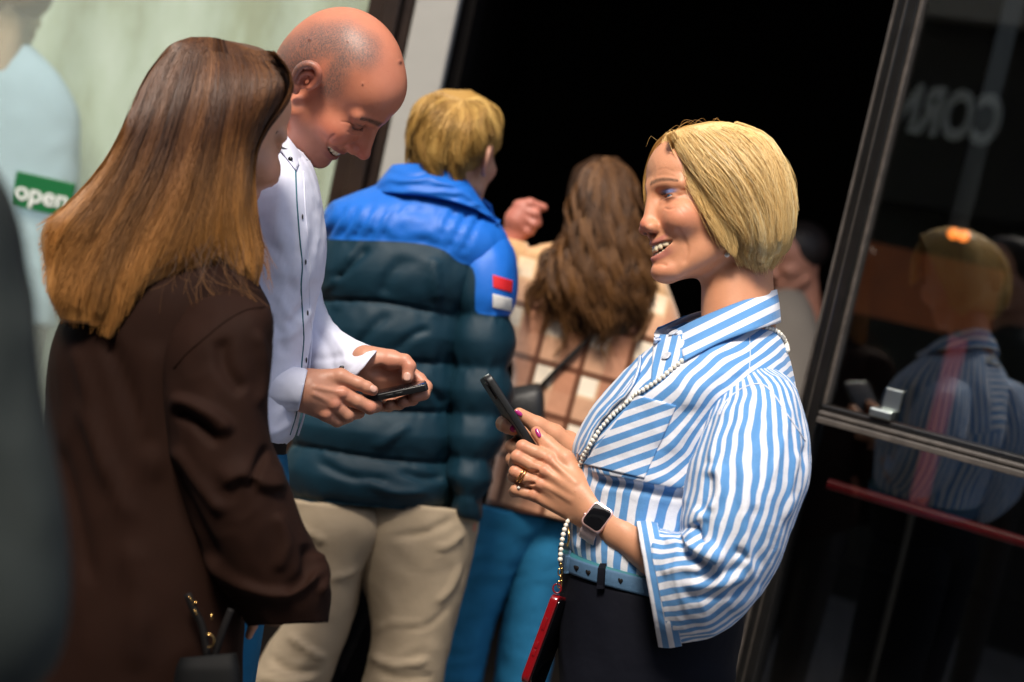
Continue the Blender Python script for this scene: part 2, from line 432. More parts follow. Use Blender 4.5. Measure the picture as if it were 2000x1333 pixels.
def skin(name, sss=.12):
    k = NT(name); c = k.attr('tint')
    mott = k.mix(k.noise(60, 4), (.93, .9, .9), (1.06, 1.1, 1.1))
    c = k.mix(1.0, c, mott, 'MULTIPLY'); fr = k.ramp(k.noise(330, 1), [(.0, (1, 1, 1)), (.69, (1, 1, 1)), (.78, (.82, .72, .68))])
    c = k.mix(.6, c, k.mix(1.0, c, fr, 'MULTIPLY'))
    k.set(**{'Base Color': c, 'Roughness': k.math('ADD', k.math('MULTIPLY', k.noise(35, 3), .2), .36), 'Subsurface Weight': sss,
             'Subsurface Radius': (.010, .004, .002), 'Subsurface Scale': .5, 'Specular IOR Level': .42})
    n1 = k.bump(k.noise(900, 2), .22, .0006); k.set(Normal=k.bump(k.noise(160, 4), .22, .0012, n1))
    return k.m
def hairmat(name, stops, tips=None, rough=.34, spec=.3):
    """colour from the strand's own random value; tips is (start, end, colour) of the bleached ends"""
    k = NT(name); c = k.ramp(k.attr('rnd', 'Fac'), stops)
    if tips:
        f = k.math('MULTIPLY', k.math('SUBTRACT', k.attr('len', 'Fac'), tips[0]), 1 / (tips[1] - tips[0]), True)
        f = k.math('MULTIPLY', f, k.math('ADD', k.math('MULTIPLY', k.attr('rnd', 'Fac'), .9), .25), True)
        c = k.mix(f, c, tips[2])
    k.set(**{'Base Color': c, 'Roughness': rough, 'Specular IOR Level': spec})
    return k.m
def striped(name, blue=(.095, .27, .56), white=(.71, .73, .80), two=False, duty=.5):
    k = NT(name)
    def st(a):
        f = k.math('FRACT', a)
        tri = k.math('ABSOLUTE', k.math('SUBTRACT', f, .5))
        return k.math('MULTIPLY', k.math('SUBTRACT', tri, .25 + (.5 - duty) * .5), 30., True)
    def clampc(x): return k.math('ADD', k.math('MULTIPLY', x, 1.0), 0.0, True)
    if two:
        m = clampc(k.math('MULTIPLY', k.attr('mask', 'Fac'), 3.))
        s = k.mix(m, st(k.attr('sb', 'Fac')), st(k.attr('sa', 'Fac')))
    else: s = st(k.attr('sa', 'Fac'))
    wv = k.mix(k.noise(700, 2), (.9, .9, .9), (1.08, 1.08, 1.08))
    c = k.mix(1.0, k.mix(s, blue, white), wv, 'MULTIPLY')
    n1 = k.bump(k.noise(1400, 1), .25, .0004)
    k.set(**{'Base Color': c, 'Roughness': .72, 'Specular IOR Level': .3, 'Sheen Weight': .15, 'Normal': k.bump(k.noise(55, 4, .6), .32, .004, n1)})
    return k.m
M = {}
M['skin'] = skin('skin_fair'); M['skin_far'] = skin('skin_far', .05)
M['eye'] = (lambda k: k.set(**{'Base Color': k.attr('tint'), 'Roughness': .08, 'Coat Weight': .6}).m)(NT('eyeball'))
M['tooth'] = plain('tooth_enamel', (.78, .67, .47), .25, var=.08, vs=200, coat=.4)
M['gum'] = plain('mouth_inside', (.16, .025, .02), .4)
M['nail_pink'] = plain('nail_varnish', (.36, .02, .16), .15, coat=.8, var=.02)
M['nail'] = plain('bare_nail', (.62, .36, .28), .28, coat=.3, var=.05, vs=150)
M['bob'] = hairmat('blonde_bob', [(0, (.40, .21, .06)), (.2, (.70, .43, .15)), (.5, (.92, .64, .26)), (.8, (.98, .77, .40)), (1, (1., .88, .60))], rough=.38, spec=.5)
M['brown'] = hairmat('brown_long', [(0, (.022, .0075, .003)), (.3, (.065, .023, .0075)), (.65, (.135, .050, .0135)), (1, (.25, .10, .027))], tips=(.36, .95, (.60, .28, .075)), rough=.44, spec=.45)
M['boyhair'] = hairmat('sandy_hair', [(0, (.16, .075, .02)), (.3, (.36, .20, .05)), (.7, (.55, .34, .095)), (1, (.66, .45, .15))], tips=(.55, 1.05, (.17, .08, .02)), rough=.5)
M['wavy'] = hairmat('wavy_brown', [(0, (.020, .009, .004)), (.35, (.065, .028, .010)), (.7, (.14, .062, .021)), (1, (.26, .125, .042))], tips=(.3, 1., (.24, .11, .035)), rough=.5)
M['brow'] = plain('brow_hair', (.16, .085, .045), .6)
M['lash'] = plain('lash_hair', (.012, .009, .008), .5)
M['stripe2'] = striped('striped_poplin_body', two=True); M['stripe'] = striped('striped_poplin')
M['white_shirt'] = plain('white_shirt_linen', (.66, .68, .80), .75, spec=.25, var=.05, vs=120, bs=.2, bscale=45, bd=.003, sheen=.05)
M['grey_collar'] = plain('grey_inner_collar', (.32, .34, .42), .75, spec=.25)
M['teal_pipe'] = plain('teal_piping', (.02, .12, .16), .6)
M['black_button'] = plain('black_button', (.006, .006, .008), .25)
M['button'] = plain('pale_button', (.52, .54, .58), .3, coat=.3)
M['pearl'] = plain('pearl', (.80, .76, .66), .16, spec=.7, coat=.7, var=.05, vs=150)
M['gold'] = plain('gold', (.85, .52, .18), .2, metal=1.)
M['steel'] = plain('steel', (.55, .6, .58), .3, metal=1.)
M['belt'] = plain('blue_leather', (.05, .115, .205), .78, bs=.5, bscale=900, bd=.0008, var=.15, vs=200)
M['belt_edge'] = plain('belt_turquoise_edge', (.018, .12, .15), .6)
M['navy'] = plain('navy_trousers', (.0028, .0034, .0075), .8, spec=.15, bs=.3, bscale=40, bd=.004)
M['black'] = plain('black_cloth', (.006, .005, .005), .75, spec=.2)
M['phone'] = plain('phone_black', (.005, .0055, .006), .42, coat=.1)
M['screen'] = plain('phone_glass', (.004, .004, .005), .06, spec=.6)
M['watch_case'] = plain('rose_case', (.74, .48, .45), .28, metal=.75)
M['watch_band'] = plain('pale_pink_band', (.78, .60, .58), .55)
M['red_case'] = plain('red_glossy_case', (.19, .004, .007), .2, coat=.8)
M['blazer'] = plain('brown_wool', (.0150, .0053, .0028), .8, spec=.12, sheen=.0, bs=.3, bscale=700, bd=.0006, var=.18, vs=30)
M['lining'] = plain('dark_lining', (.008, .004, .003), .6)
M['jeans'] = plain('blue_denim', (.014, .135, .27), .85, spec=.2, bs=.3, bscale=80, bd=.004, var=.28, vs=14)
M['chino'] = plain('beige_chino', (.36, .285, .195), .8, spec=.2, bs=.2, bscale=50, bd=.004, var=.08, vs=12)
M['foreground'] = plain('grey_green_cloth', (.028, .034, .032), .8, spec=.2, var=.4, vs=7)
M['bag_dark'] = plain('matte_black_leather', (.003, .003, .003), .7, spec=.2)
M['bag'] = plain('black_bag_leather', (.006, .006, .006), .5, bs=.4, bscale=150, bd=.002)
M['lightblue'] = plain('pale_blue_shirt', (.45, .62, .76), .8, spec=.2)
M['shoe'] = plain('dark_shoe', (.01, .008, .007), .45)
M['red_patch'] = plain('red_patch', (.62, .01, .015), .6); M['white_patch'] = plain('white_patch', (.74, .72, .67), .6)
def two_tone(name, a, b, ra, rb, attr):
    k = NT(name); f = k.math('MULTIPLY', k.attr(attr, 'Fac'), .6, True)
    k.set(**{'Base Color': k.mix(1.0, k.mix(f, a, b), k.mix(k.noise(14, 3), (.8, .8, .8), (1.2, 1.2, 1.2)), 'MULTIPLY'), 'Roughness': k.math('ADD', k.math('MULTIPLY', f, rb - ra), ra), 'Specular IOR Level': .3,
             'Normal': k.bump(k.noise(16, 3, .5), .3, .008)})
    return k.m
M['puffer'] = two_tone('puffer_nylon', (.0008, .021, .037), (.010, .13, .54), .62, .5, 'yoke')
def plaid():
    k = NT('plaid_flannel'); a, b = k.attr('pa', 'Fac'), k.attr('pb', 'Fac')
    def line(x, ph, hw, soft=.03):
        f = k.math('ABSOLUTE', k.math('SUBTRACT', k.math('FRACT', k.math('ADD', x, ph)), .5))
        return k.math('MULTIPLY', k.math('SUBTRACT', hw + soft, f), 1 / soft, True)
    c = k.mix(line(a, .25, .24), (.62, .42, .26), (.44, .20, .115))
    c = k.mix(k.math('MULTIPLY', line(b, .25, .24), .7), c, (.50, .25, .15))
    c = k.mix(k.math('MULTIPLY', k.math('MULTIPLY', line(a, .75, .17), line(b, .75, .17)), .95), c, (.80, .70, .56))
    c = k.mix(k.math('MULTIPLY', line(a, .0, .05), .9), c, (.09, .028, .012)); c = k.mix(k.math('MULTIPLY', line(b, .0, .05), .9), c, (.09, .028, .012))
    c = k.mix(k.math('MULTIPLY', k.math('SUBTRACT', 1.0, k.attr('low', 'Fac'), True), .85), c, (.66, .40, .19))
    k.set(**{'Base Color': c, 'Roughness': .9, 'Specular IOR Level': .15, 'Sheen Weight': .3, 'Normal': k.bump(k.noise(60, 4), .4, .005)})
    return k.m
M['plaid'] = plaid()
# setting
def glass(name, tint=(1, 1, 1), refl=.2, haze=0.):
    k = NT(name); k.t.nodes.remove(k.p)
    tr = k.n('ShaderNodeBsdfTransparent'); tr.inputs[0].default_value = (*tint, 1)
    gl = k.n('ShaderNodeBsdfGlossy'); gl.inputs['Roughness'].default_value = .015
    fr = k.n('ShaderNodeLayerWeight'); fr.inputs[0].default_value = .5
    f = k.math('ADD', k.math('MULTIPLY', k.math('POWER', fr.outputs['Facing'], 5.), 1 - refl), refl, True)
    base = tr.outputs[0]
    if haze:  # pale haze mixed in for window reflections, softening the figure behind
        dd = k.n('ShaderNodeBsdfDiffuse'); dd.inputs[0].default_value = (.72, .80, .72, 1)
        m0 = k.n('ShaderNodeMixShader'); m0.inputs[0].default_value = haze; k.l(tr.outputs[0], m0.inputs[1]); k.l(dd.outputs[0], m0.inputs[2]); base = m0.outputs[0]
    mx = k.n('ShaderNodeMixShader'); k.l(f, mx.inputs[0]); k.l(base, mx.inputs[1]); k.l(gl.outputs[0], mx.inputs[2]); k.l(mx.outputs[0], k.out.inputs[0])
    return k.m
M['door_glass'] = glass('door_glass', (.8, .82, .8), .17)
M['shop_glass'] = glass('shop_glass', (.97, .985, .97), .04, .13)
M['frame'] = plain('black_frame_paint', (.007, .0065, .006), .28, spec=.5, var=.5, vs=25, bs=.25, bscale=30, bd=.003, coat=.2)
M['frame_edge'] = plain('worn_frame_bead', (.07, .06, .052), .38, var=.7, vs=45, spec=.6)
M['wood_dark'] = plain('dark_varnished_wood', (.022, .011, .006), .4, var=.8, vs=8, bs=.3, bscale=20, bd=.004)
M['pillar'] = plain('grey_painted_pillar', (.37, .36, .325), .7, var=.08, vs=3, bs=.25, bscale=25, bd=.004)
M['interior'] = plain('dark_interior', (.0045, .0035, .003), .8, spec=.1, var=.5, vs=3)
M['green'] = plain('green_sign_board', (.004, .13, .035), .5, var=.05)
M['white_letter'] = plain('white_lettering', (.75, .78, .74), .5, var=.03)
M['red_bar'] = plain('red_push_bar', (.24, .008, .016), .4); M['banner'] = plain('red_banner', (.10, .006, .012), .7)
def paving():
    k = NT('street_paving'); tc = k.n('ShaderNodeTexCoord'); br = k.n('ShaderNodeTexBrick'); k.l(tc.outputs['Object'], br.inputs[0])
    br.inputs['Scale'].default_value = 5; br.inputs['Color1'].default_value = (.20, .18, .17, 1); br.inputs['Color2'].default_value = (.14, .13, .125, 1); br.inputs['Mortar'].default_value = (.06, .055, .05, 1)
    c = k.mix(1., br.outputs[0], k.mix(k.noise(4, 5), (.7, .7, .7), (1.2, 1.2, 1.2)), 'MULTIPLY')
    k.set(**{'Base Color': c, 'Roughness': .85, 'Normal': k.bump(br.outputs[1], -.5, .006)}); return k.m
M['paving'] = paving()
def backdrop():
    k = NT('reflection_backdrop'); n = k.noise(2.4, 4, .62, stretch=(1.5, 1, .55))
    c = k.ramp(n, [(.22, (.30, .25, .10)), (.38, (.42, .46, .28)), (.52, (.64, .73, .58)), (.72, (.84, .92, .84))])  # blurred window reflections painted as mottled tones
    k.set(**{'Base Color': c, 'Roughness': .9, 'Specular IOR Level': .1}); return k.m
M['backdrop'] = backdrop()
def brick():
    k = NT('brick_house'); tc = k.n('ShaderNodeTexCoord'); br = k.n('ShaderNodeTexBrick'); mp = k.n('ShaderNodeMapping'); mp.inputs['Rotation'].default_value = (R(90), 0, 0)
    k.l(tc.outputs['Object'], mp.inputs[0]); k.l(mp.outputs[0], br.inputs[0]); br.inputs['Scale'].default_value = 7
    br.inputs['Color1'].default_value = (.20, .085, .055, 1); br.inputs['Color2'].default_value = (.26, .12, .08, 1); br.inputs['Mortar'].default_value = (.25, .22, .2, 1)
    k.set(**{'Base Color': br.outputs[0], 'Roughness': .85}); return k.m
M['brick'] = brick()
M['dark_fascia'] = plain('dark_fascia', (.012, .011, .011), .5)
M['stone'] = plain('pale_stone', (.34, .32, .28), .8, var=.15, vs=4)
def lamp_glow(name, col, st):
    k = NT(name); k.set(**{'Base Color': col, 'Emission Color': col, 'Emission Strength': st}); return k.m
M['orange_dim'] = lamp_glow('orange_globe', (.9, .15, .02), .075)
M['orange_glow'] = lamp_glow('orange_lamp', (1., .22, .03), 2.2)
M['orange_wall'] = plain('orange_painted_wall', (.42, .10, .02), .8, var=.3)
# ------------------------------------------------------------------ the setting
def S(name, V, fs, mat, parent=None, kind='structure'):
    o = obj(name, V, fs, mat, parent, smooth=False)
    if parent is None: o['kind'] = kind
    return o
S('pavement', *wbox(-30, 30, -30, 40, -.2, 0), M['paving'])
YF = 3.55                                       # street face of the shop front
def wx(u, v, Y=YF): return at_depth(u, v, Y)
xa = wx(705, 165)[0]; xb = wx(783, 165)[0]; xc_ = wx(866, 165)[0]
# painted pillar between shop window and entrance
p = thing('pillar', ((xb + xc_) / 2, YF, 0), 'pale grey painted pillar between the shop window and the black doorway', 'pillar')
bevel_obj(S('shaft', *wbox(xb, xc_, YF - .05, YF + .35, .22, 4.2), M['pillar'], p), .006)
S('plinth', *wbox(xb - .02, xc_ + .02, YF - .075, YF + .36, 0, .22), M['pillar'], p)
# shop window on the left: dark wood frame, glass, pale backdrop painted with reflections, sign
wn = thing('shop_window', (xa - 1.5, YF, 0), 'large shop window in a dark wooden frame beside the pillar', 'window')
for x0, x1, pr in ((xa - .02, xa + .022, .0), (xa + .022, xb - .034, .045), (xb - .034, xb - .004, .015)):
    bevel_obj(S('frame_post', *wbox(x0, x1, YF - .02 - pr, YF + .12, .5, 4.0), M['wood_dark'], wn), .005)
S('sill', *wbox(-4.2, xb - .004, YF - .08, YF + .14, .42, .5), M['wood_dark'], wn)
S('frame_post', *wbox(-4.2, -4.1, YF - .02, YF + .12, .5, 4.0), M['wood_dark'], wn)
S('head_rail', *wbox(-4.1, xa - .02, YF - .02, YF + .12, 3.6, 4.0), M['wood_dark'], wn)
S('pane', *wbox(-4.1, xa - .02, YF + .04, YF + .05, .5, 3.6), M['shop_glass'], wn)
S('stall_riser', *wbox(-4.2, xb - .004, YF, YF + .12, 0, .42), M['wood_dark'], wn)
def backdrop_sheet():
    n = 240; x = np.linspace(-4.2, xa + .15, n); V = []
    for z in np.linspace(.55, 3.7, 12):
        V.append(np.stack([x, YF + .75 + .02 * np.sin(x * 9 + np.sin(x * 4)) + .008 * np.sin(x * 31 + z), np.full(n, z)], 1))
    V = np.concatenate(V); i, j = np.meshgrid(np.arange(11), np.arange(n - 1), indexing='ij')
    return V, np.stack([i*n+j, i*n+j+1, (i+1)*n+j+1, (i+1)*n+j], -1).reshape(-1, 4)
cu = obj('backdrop', *backdrop_sheet(), M['backdrop']); tag(cu, 'pale green and cream curtain added behind the shop window, painted with its reflections', 'backdrop')
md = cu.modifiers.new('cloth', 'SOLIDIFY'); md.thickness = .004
# open sign
def text_mesh(s, size, depth, off=0., line=0.):
    c = bpy.data.curves.new('t', 'FONT'); c.body = s; c.size = size; c.extrude = depth; c.offset = off; c.align_x = 'CENTER'; c.align_y = 'CENTER'
    if line: c.fill_mode = 'NONE'; c.extrude = 0; c.bevel_depth = line; c.bevel_resolution = 1
    o = bpy.data.objects.new('t', c); COL.objects.link(o)
    dg = bpy.context.evaluated_depsgraph_get(); me = bpy.data.meshes.new_from_object(o.evaluated_get(dg))
    V = np.array([v.co[:] for v in me.vertices]); fs = [list(p.vertices) for p in me.polygons]
    bpy.data.objects.remove(o); bpy.data.curves.remove(c); bpy.data.meshes.remove(me); return V, fs
Ys = YF + .03
c0 = at_depth(82, 380, Ys)
sg = thing('open_sign', tuple(c0), 'green sign reading open in white letters on the shop window', 'sign')
s0 = at_depth(140, 386, Ys)[0]; ht = abs(at_depth(95, 344, Ys)[2] - at_depth(78, 411, Ys)[2])
bevel_obj(S('board', *wbox(at_depth(26, 372, Ys)[0], s0 + .004, Ys - .004, Ys + .004, c0[2] - ht / 2, c0[2] + ht / 2), M['green'], sg), .002)
V, fs = text_mesh('open', .062 * ht / .085, .0012, .0012)
S('lettering', np.stack([V[:, 0] * 1.06 + c0[0] + .002, Ys - .0052 - V[:, 2], V[:, 1] + c0[2] - .004], 1), fs, M['white_letter'], sg)
# dark room behind the doorway
xr = 3.2
S('interior_wall', *wbox(xc_ - .3, 4.5, 8.0, 8.1, 0, 3.45), M['interior'])
S('interior_wall', *wbox(xc_ - .1, xc_ - .004, YF + .351, 8.0, 0, 3.3), M['interior'])
S('door_jamb', *wbox(xc_ + .002, xc_ + .035, YF + .02, YF + .36, 0, 3.0), M['interior'])
S('interior_wall', *wbox(4.5, 4.6, 2.4, 8.1, 0, 3.3), M['interior'])
S('ceiling', *wbox(xc_ - .1, 4.6, YF + .3, 8.1, 3.3, 3.4), M['interior'])
S('interior_floor', *wbox(xc_ + .002, 4.6, YF + .1, 8.1, .0, .012), M['interior'])
S('shop_back_wall', *wbox(-4.3, xb - .01, YF + 1.6, YF + 1.7, 0, 4), M['stone'])
S('upper_facade', *wbox(-6, 6, YF, YF + .6, 4.0, 7.5), M['stone'])
S('lintel', *wbox(xc_, 5.0, YF - .02, YF + .30, 3.0, 4.0), M['frame'])
# glazed door leaf standing open on the right; its plane follows from the mirror image of the woman in it
real = W([(1425, 400, 0)], 2.03)[0]; virt = W([(1868, 545, 0)], 3.35)[0]
nrm = (virt - real); nrm[2] = 0; nrm /= np.linalg.norm(nrm); mid = (real + virt) / 2
tdir = np.array((nrm[1], -nrm[0], 0.))          # along the leaf, to the right and towards the street
def on_leaf(u, v, off=0.):
    r = (u - 1000) / F * IR - (v - 666.5) / F * IU + FWD
    return CAM + r * (((mid - nrm * off - CAM) @ nrm) / (r @ nrm))
def lt(p): return float((p - mid) @ tdir)
LB = lambda a0, a1, n0, n1, z0, z1: prism([tuple((mid + tdir * a + nrm * n)[:2]) for a, n in ((a0, n0), (a1, n0), (a1, n1), (a0, n1))], z0, z1)
e0 = lt(on_leaf(1572, 790)); e1 = lt(on_leaf(1612, 790)); zt = 3.0; e9 = e1 + 1.0
rz0 = on_leaf(1590, 818)[2]; rz1 = on_leaf(1600, 790)[2]; rh = max(rz1 - rz0, .03)
lf = thing('glazed_door', tuple((mid + tdir * (e0 + .5))[:2]) + (0,), 'black framed glazed door leaf standing open on the right, mirroring the woman', 'door')
ew = e1 - e0
bevel_obj(S('stile', *LB(e0, e0 + ew * .40, -.025, .025, .02, zt), M['frame'], lf), .004)
bevel_obj(S('stile', *LB(e0 + ew * .46, e1, -.032, .02, .02, zt), M['frame'], lf), .004)
bevel_obj(S('bead', *LB(e0 + ew * .40, e0 + ew * .46, -.028, .01, .02, zt), M['frame_edge'], lf), .002)
bevel_obj(S('bead', *LB(e1, e1 + .008, -.022, .01, rz1 + .004, zt), M['frame_edge'], lf), .002)
bevel_obj(S('bead', *LB(e0 - .006, e0, -.027, .01, .02, zt), M['frame_edge'], lf), .002)
S('stile', *LB(e9, e9 + .07, -.03, .025, .02, zt), M['frame'], lf)
for k, (z0, z1, mt, pr) in enumerate(((rz0 - .002, rz0 + .010, 'frame_edge', .038), (rz0 + .010, rz1 - .016, 'frame', .030), (rz1 - .016, rz1 - .008, 'frame_edge', .036), (rz1 - .008, rz1 + .004, 'frame', .026))):
    bevel_obj(S('mid_rail' if mt == 'frame' else 'bead', *LB(e1 + .0005, e9, -pr, .02, z0, z1), M[mt], lf), .002)
S('bottom_rail', *LB(e1, e9, -.028, .02, .02, .25), M['frame'], lf); S('top_rail', *LB(e1 + .008, e9, -.028, .02, zt - .1, zt), M['frame'], lf)
S('pane', *LB(e1 + .0005, e9 - .0005, -.004, .004, rz1 + .004, zt - .1), M['door_glass'], lf)
S('pane', *LB(e1 + .0005, e9 - .0005, -.004, .004, .25, rz0 - .002), M['door_glass'], lf)
b0 = on_leaf(1618, 945, -.05); b1 = on_leaf(1990, 1056, -.05)
V, fs = tube_px(np.array([b0, (b0 + b1) / 2, b0 + (b1 - b0) * 1.05]), .011, 12); V[:, 2] += 0
S('push_bar', V, fs, M['red_bar'], lf)
# small steel bracket on the glass
k0 = on_leaf(1728, 790, .012)
br = thing('bracket', tuple(k0), 'small steel angle bracket screwed to the glass above the rail', 'bracket')
q = lt(k0); zb = rz1 + .006
bevel_obj(S('plate', *LB(q - .004, q + .028, -.012, -.006, zb + .018, zb + .058), M['steel'], br), .0015)
bevel_obj(S('foot', *LB(q - .020, q + .022, -.034, -.005, zb, zb + .017), M['steel'], br), .003)
for dz in (.03, .047):
    V, fs = ball(mid + tdir * (q + .008) - nrm * .0125 + np.array((0, 0, zb + dz)), .0028, 10, 6); S('screw', V, fs, M['black'], br)
# things dimly seen inside behind the glass
qa, qb = at_depth(1692, 470, 5.6), at_depth(1890, 660, 5.6)
o = S('orange_panel', *wbox(qa[0], qb[0] + .08, 5.6, 5.64, qb[2], qa[2]), M['orange_wall']); o['kind'] = 'thing'; tag(o, 'orange wall panel dimly seen inside behind the glazed door', 'wall panel')
l0 = at_depth(1872, 459, 4.6)
lp = thing('lamp', tuple(l0), 'small orange lamp glowing inside, above the mirrored blond head', 'lamp')
for dx in (-.016, .018):
    V, fs = ball(l0 + np.array((dx, 0, 0)), .018, 14, 8); S('bulb', V, fs, M['orange_glow'], lp)
S('bracket_arm', *wbox(l0[0] - .03, l0[0] + .03, 4.62, 4.64, l0[2] - .004, 3.3), M['frame'], lp)
a = at_depth(1870, 660, 3.9); b = at_depth(1840, 1000, 3.9)
bn = thing('banner', ((a[0] + b[0]) / 2, 3.92, 0), 'narrow dark red banner on a thin stand inside behind the glazed door', 'banner')
V, fs = prism([(a[0] - .02, 3.9), (a[0] + .03, 3.9), (a[0] + .03, 3.91), (a[0] - .02, 3.91)], b[2], a[2]); S('cloth', V, fs, M['banner'], bn)
S('stand_pole', *wbox(a[0] - .004, a[0] + .01, 3.912, 3.926, .012, a[2] + .02), M['frame'], bn); S('foot', *wbox(a[0] - .12, a[0] + .12, 3.86, 3.98, .012, .03), M['frame'], bn)
# across the street: house front with a fascia and its sign, seen only mirrored in the glass
def mirror(p): p = np.array(p, float); return p - 2 * nrm * ((p - mid) @ nrm)
sv = [mirror(on_leaf(u, v) + (on_leaf(u, v) - CAM) * 1.6) for u, v in ((1750, 205), (1945, 250))]
sc_ = (sv[0] + sv[1]) / 2
dx = sv[0] - sv[1]; dx[2] = 0; sw = np.linalg.norm(dx); dx /= sw; dn = np.array((-dx[1], dx[0], 0))
if dn @ (mid - sc_) < 0: dn = -dn
def along(a0, a1, n0, n1, z0, z1): return prism([tuple((sc_ + dx * a + dn * n)[:2]) for a, n in ((a0, n0), (a1, n0), (a1, n1), (a0, n1))], z0, z1)
hs = thing('opposite_house', tuple(sc_[:2]) + (0,), 'brick house with a dark shop fascia across the street, mirrored in the door glass', 'house')
zc = sc_[2]
S('wall', *along(-7, 7, -3, -.30, 3.9, 4.4), M['brick'], hs)
S('shopfront', *along(-7, 7, -3, -.25, 0, zc - .43), M['dark_fascia'], hs)
S('fascia', *along(-7, 7, -.29, -.03, zc - .44, zc + .45), M['dark_fascia'], hs)
S('ledge', *along(-7, 7, -.29, .1, zc + .449, zc + .75), M['stone'], hs)
S('upper_wall', *along(-7, 7, -.299, -.2, zc + .751, 3.89), M['dark_fascia'], hs) if zc + .76 < 3.8 else None
V, fs = text_mesh('CORN', 1.0, .0, .0, .036)
wd = np.ptp(V[:, 0]); V = V * (sw * 1.06 / wd) * (1, 1.75, 1); ex = dx if np.cross(dx, np.array((0, 0, 1.)))@dn > 0 else -dx
S('lettering', sc_ + V[:, 0:1] * ex + V[:, 1:2] * np.array((0, 0, 1.)) + (V[:, 2:3] - .0) * dn, fs, M['white_letter'], hs)
# ------------------------------------------------------------------ heads (millimetres: x forward, y left, z up, eyes at z = 0)
def head_sdf(h=1.7, smile=0., opened=0., ears=True, neck=((-24, 0, -50), (-46, 0, -215)), nr=(54, 58), jaw=1., nose=1., male=False, detail=True, slit=3.2, cr=1., brow=0.):
    s = SDF((-118, -96, -222), (138, 96, 128), h)
    s.ell((-6 + 3 * (1 - cr) * 10, 0, 36), (97 * cr, 75 * cr, 81 * cr), 5); s.ell((8, 0, -10), (84, 66 * cr, 68), 22); s.ell((50 + brow, 0, 40), (45, 56 * cr, 44), 20)
    s.ell((38, 0, -40), (52, 53, 66), 24)
    s.cap(neck[0], neck[1], *nr, 22)
    sy = (1, -1)
    for y in sy:
        s.cap((4, 53 * jaw * y, -60), (66, 16 * jaw * y, -101), 17, 14, 20)
        s.ell((58, 40 * y, -25), (25, 20, 18), 16)
    s.ell((79, 0, -102), (17, 21 * jaw, 15), 12); s.ell((73, 0, -68), (22, 29, 24), 14)
    if detail:
        for y in sy:
            s.cap((88 + brow, 9 * y, 17), (71, 47 * y, 15), 9 + male, 8, 12)
            s.ell((95 + brow * .5, 31 * y, -2), (14, 17, 10), 11, sub=True)
            if smile: s.ell((65, 38 * y, -35), (24, 22, 17 + 2 * smile), 16)
            s.ell((73.5, 31 * y, -1), (13.8, 13.8, 13.8), 3)
            s.cap((86, 17 * y, 5.5), (74, 46 * y, 3), 3.6, 2.8, 4)
            s.cap((85, 17 * y, -8.5), (73, 44 * y, -8), 3.8, 2.8, 5)
            if slit: s.ell((90, 32 * y, -1.2), (11, 12.5, slit), 1.5, sub=True)
    s.cap((90 + brow, 0, 8), (107 * nose, 0, -33), 7.5, 8.5, 9); s.ell((109 * nose, 0, -38), (10.5, 11, 9.5), 6); s.cap((86, 0, 2), (97 * nose, 0, -38), 9, 11, 6)
    if male: s.ell((-48, 0, 8), (52, 62, 58), 20); s.ell((36, 0, -92), (44, 40, 26), 22)
    s.cap((103 * nose, 0, -46), (95, 0, -54), 5, 6, 5)
    for y in sy:
        s.ell((100, 12.5 * y, -43), (11, 7.5, 8), 6)
        if detail: s.ell((104 * nose, 6.5 * y, -52), (5, 3.4, 4), 2, sub=True)
    wp = (.020 + .006 * smile, .0105 * smile, 28); zu, zl = -65.5 + 1.5 * smile, -77 - 8 * opened
    s.ell((93 - 1.5 * smile, 0, zu), (6, 30, 4.4), 5, warp=wp); s.ell((91 - 1.5 * smile, 0, zl), (7, 27, 5.2), 5, warp=wp)
    if opened: s.ell((98, 0, (zu + zl) / 2 + .5), (30, 31, (zu - zl) / 2 - 2.6), 2.2, sub=True, warp=wp)
    else: s.ell((108, 0, -71), (12, 25, 1.4), 2, sub=True, warp=wp)
    if smile:
        for y in sy:
            s.chain([(96, 22 * y, -46, 1.2), (90, 29 * y, -55, 2.6), (82, 38 * y, -64, 3.4), (77, 41 * y, -78, 2.8), (78, 35 * y, -92, 1.8)], 6, sub=True)
    if ears:
        for y in sy:
            E = lambda x, z, o, r: (x - 10, (75 + o) * y, z - 6, r)
            ring = res(np.array([E(6, 2, 0, 4), E(4, 16, 4, 3.6), E(-4, 26, 8, 3.6), E(-15, 29, 11, 3.8), E(-25, 22, 14, 3.6), E(-28, 6, 14, 3.4), E(-22, -10, 10, 3.6), E(-13, -23, 5, 5), E(-4, -27, 1, 5)]), 26, 3)
            s.chain([tuple(q) for q in ring], 6)
            s.ell((-21, 78 * y, -4), (14, 5, 27), 5); s.ell((-20, 88 * y, -4), (10, 8, 19), 4, sub=True)
            s.chain([tuple(q) for q in res(np.array([E(-3, 15, 5, 2.6), E(-13, 15, 9, 3), E(-18, 2, 10, 3), E(-13, -11, 7, 2.8)]), 12, 3)], 4)
            s.ell((-5, 78 * y, -9), (4.5, 4.5, 6.5), 4); s.ell((-16, 83 * y, -9), (6, 8, 8), 4, sub=True)
    return s
class Pose:
    def __init__(s, anchor, f, up, d0, k=1.0):
        f = np.array(f, float); f /= np.linalg.norm(f); u = np.array(up, float); u -= f * (u @ f); u /= np.linalg.norm(u)
        s.R = np.stack([f, np.cross(u, f), u]); s.o = np.array(anchor, float); s.k = F / (d0 * 1000) * k
    def __call__(s, V): return s.o + (np.asarray(V, float) @ s.R) * s.k
    def inv(s, P): return ((np.asarray(P, float) - s.o) / s.k) @ s.R.T
def blob(L, c, r): return np.exp(-(((L - np.array(c)) / np.array(r)) ** 2).sum(1))
def lerp(a, b, t): return a + (np.array(b) - a) * np.clip(t, 0, 1)[:, None]
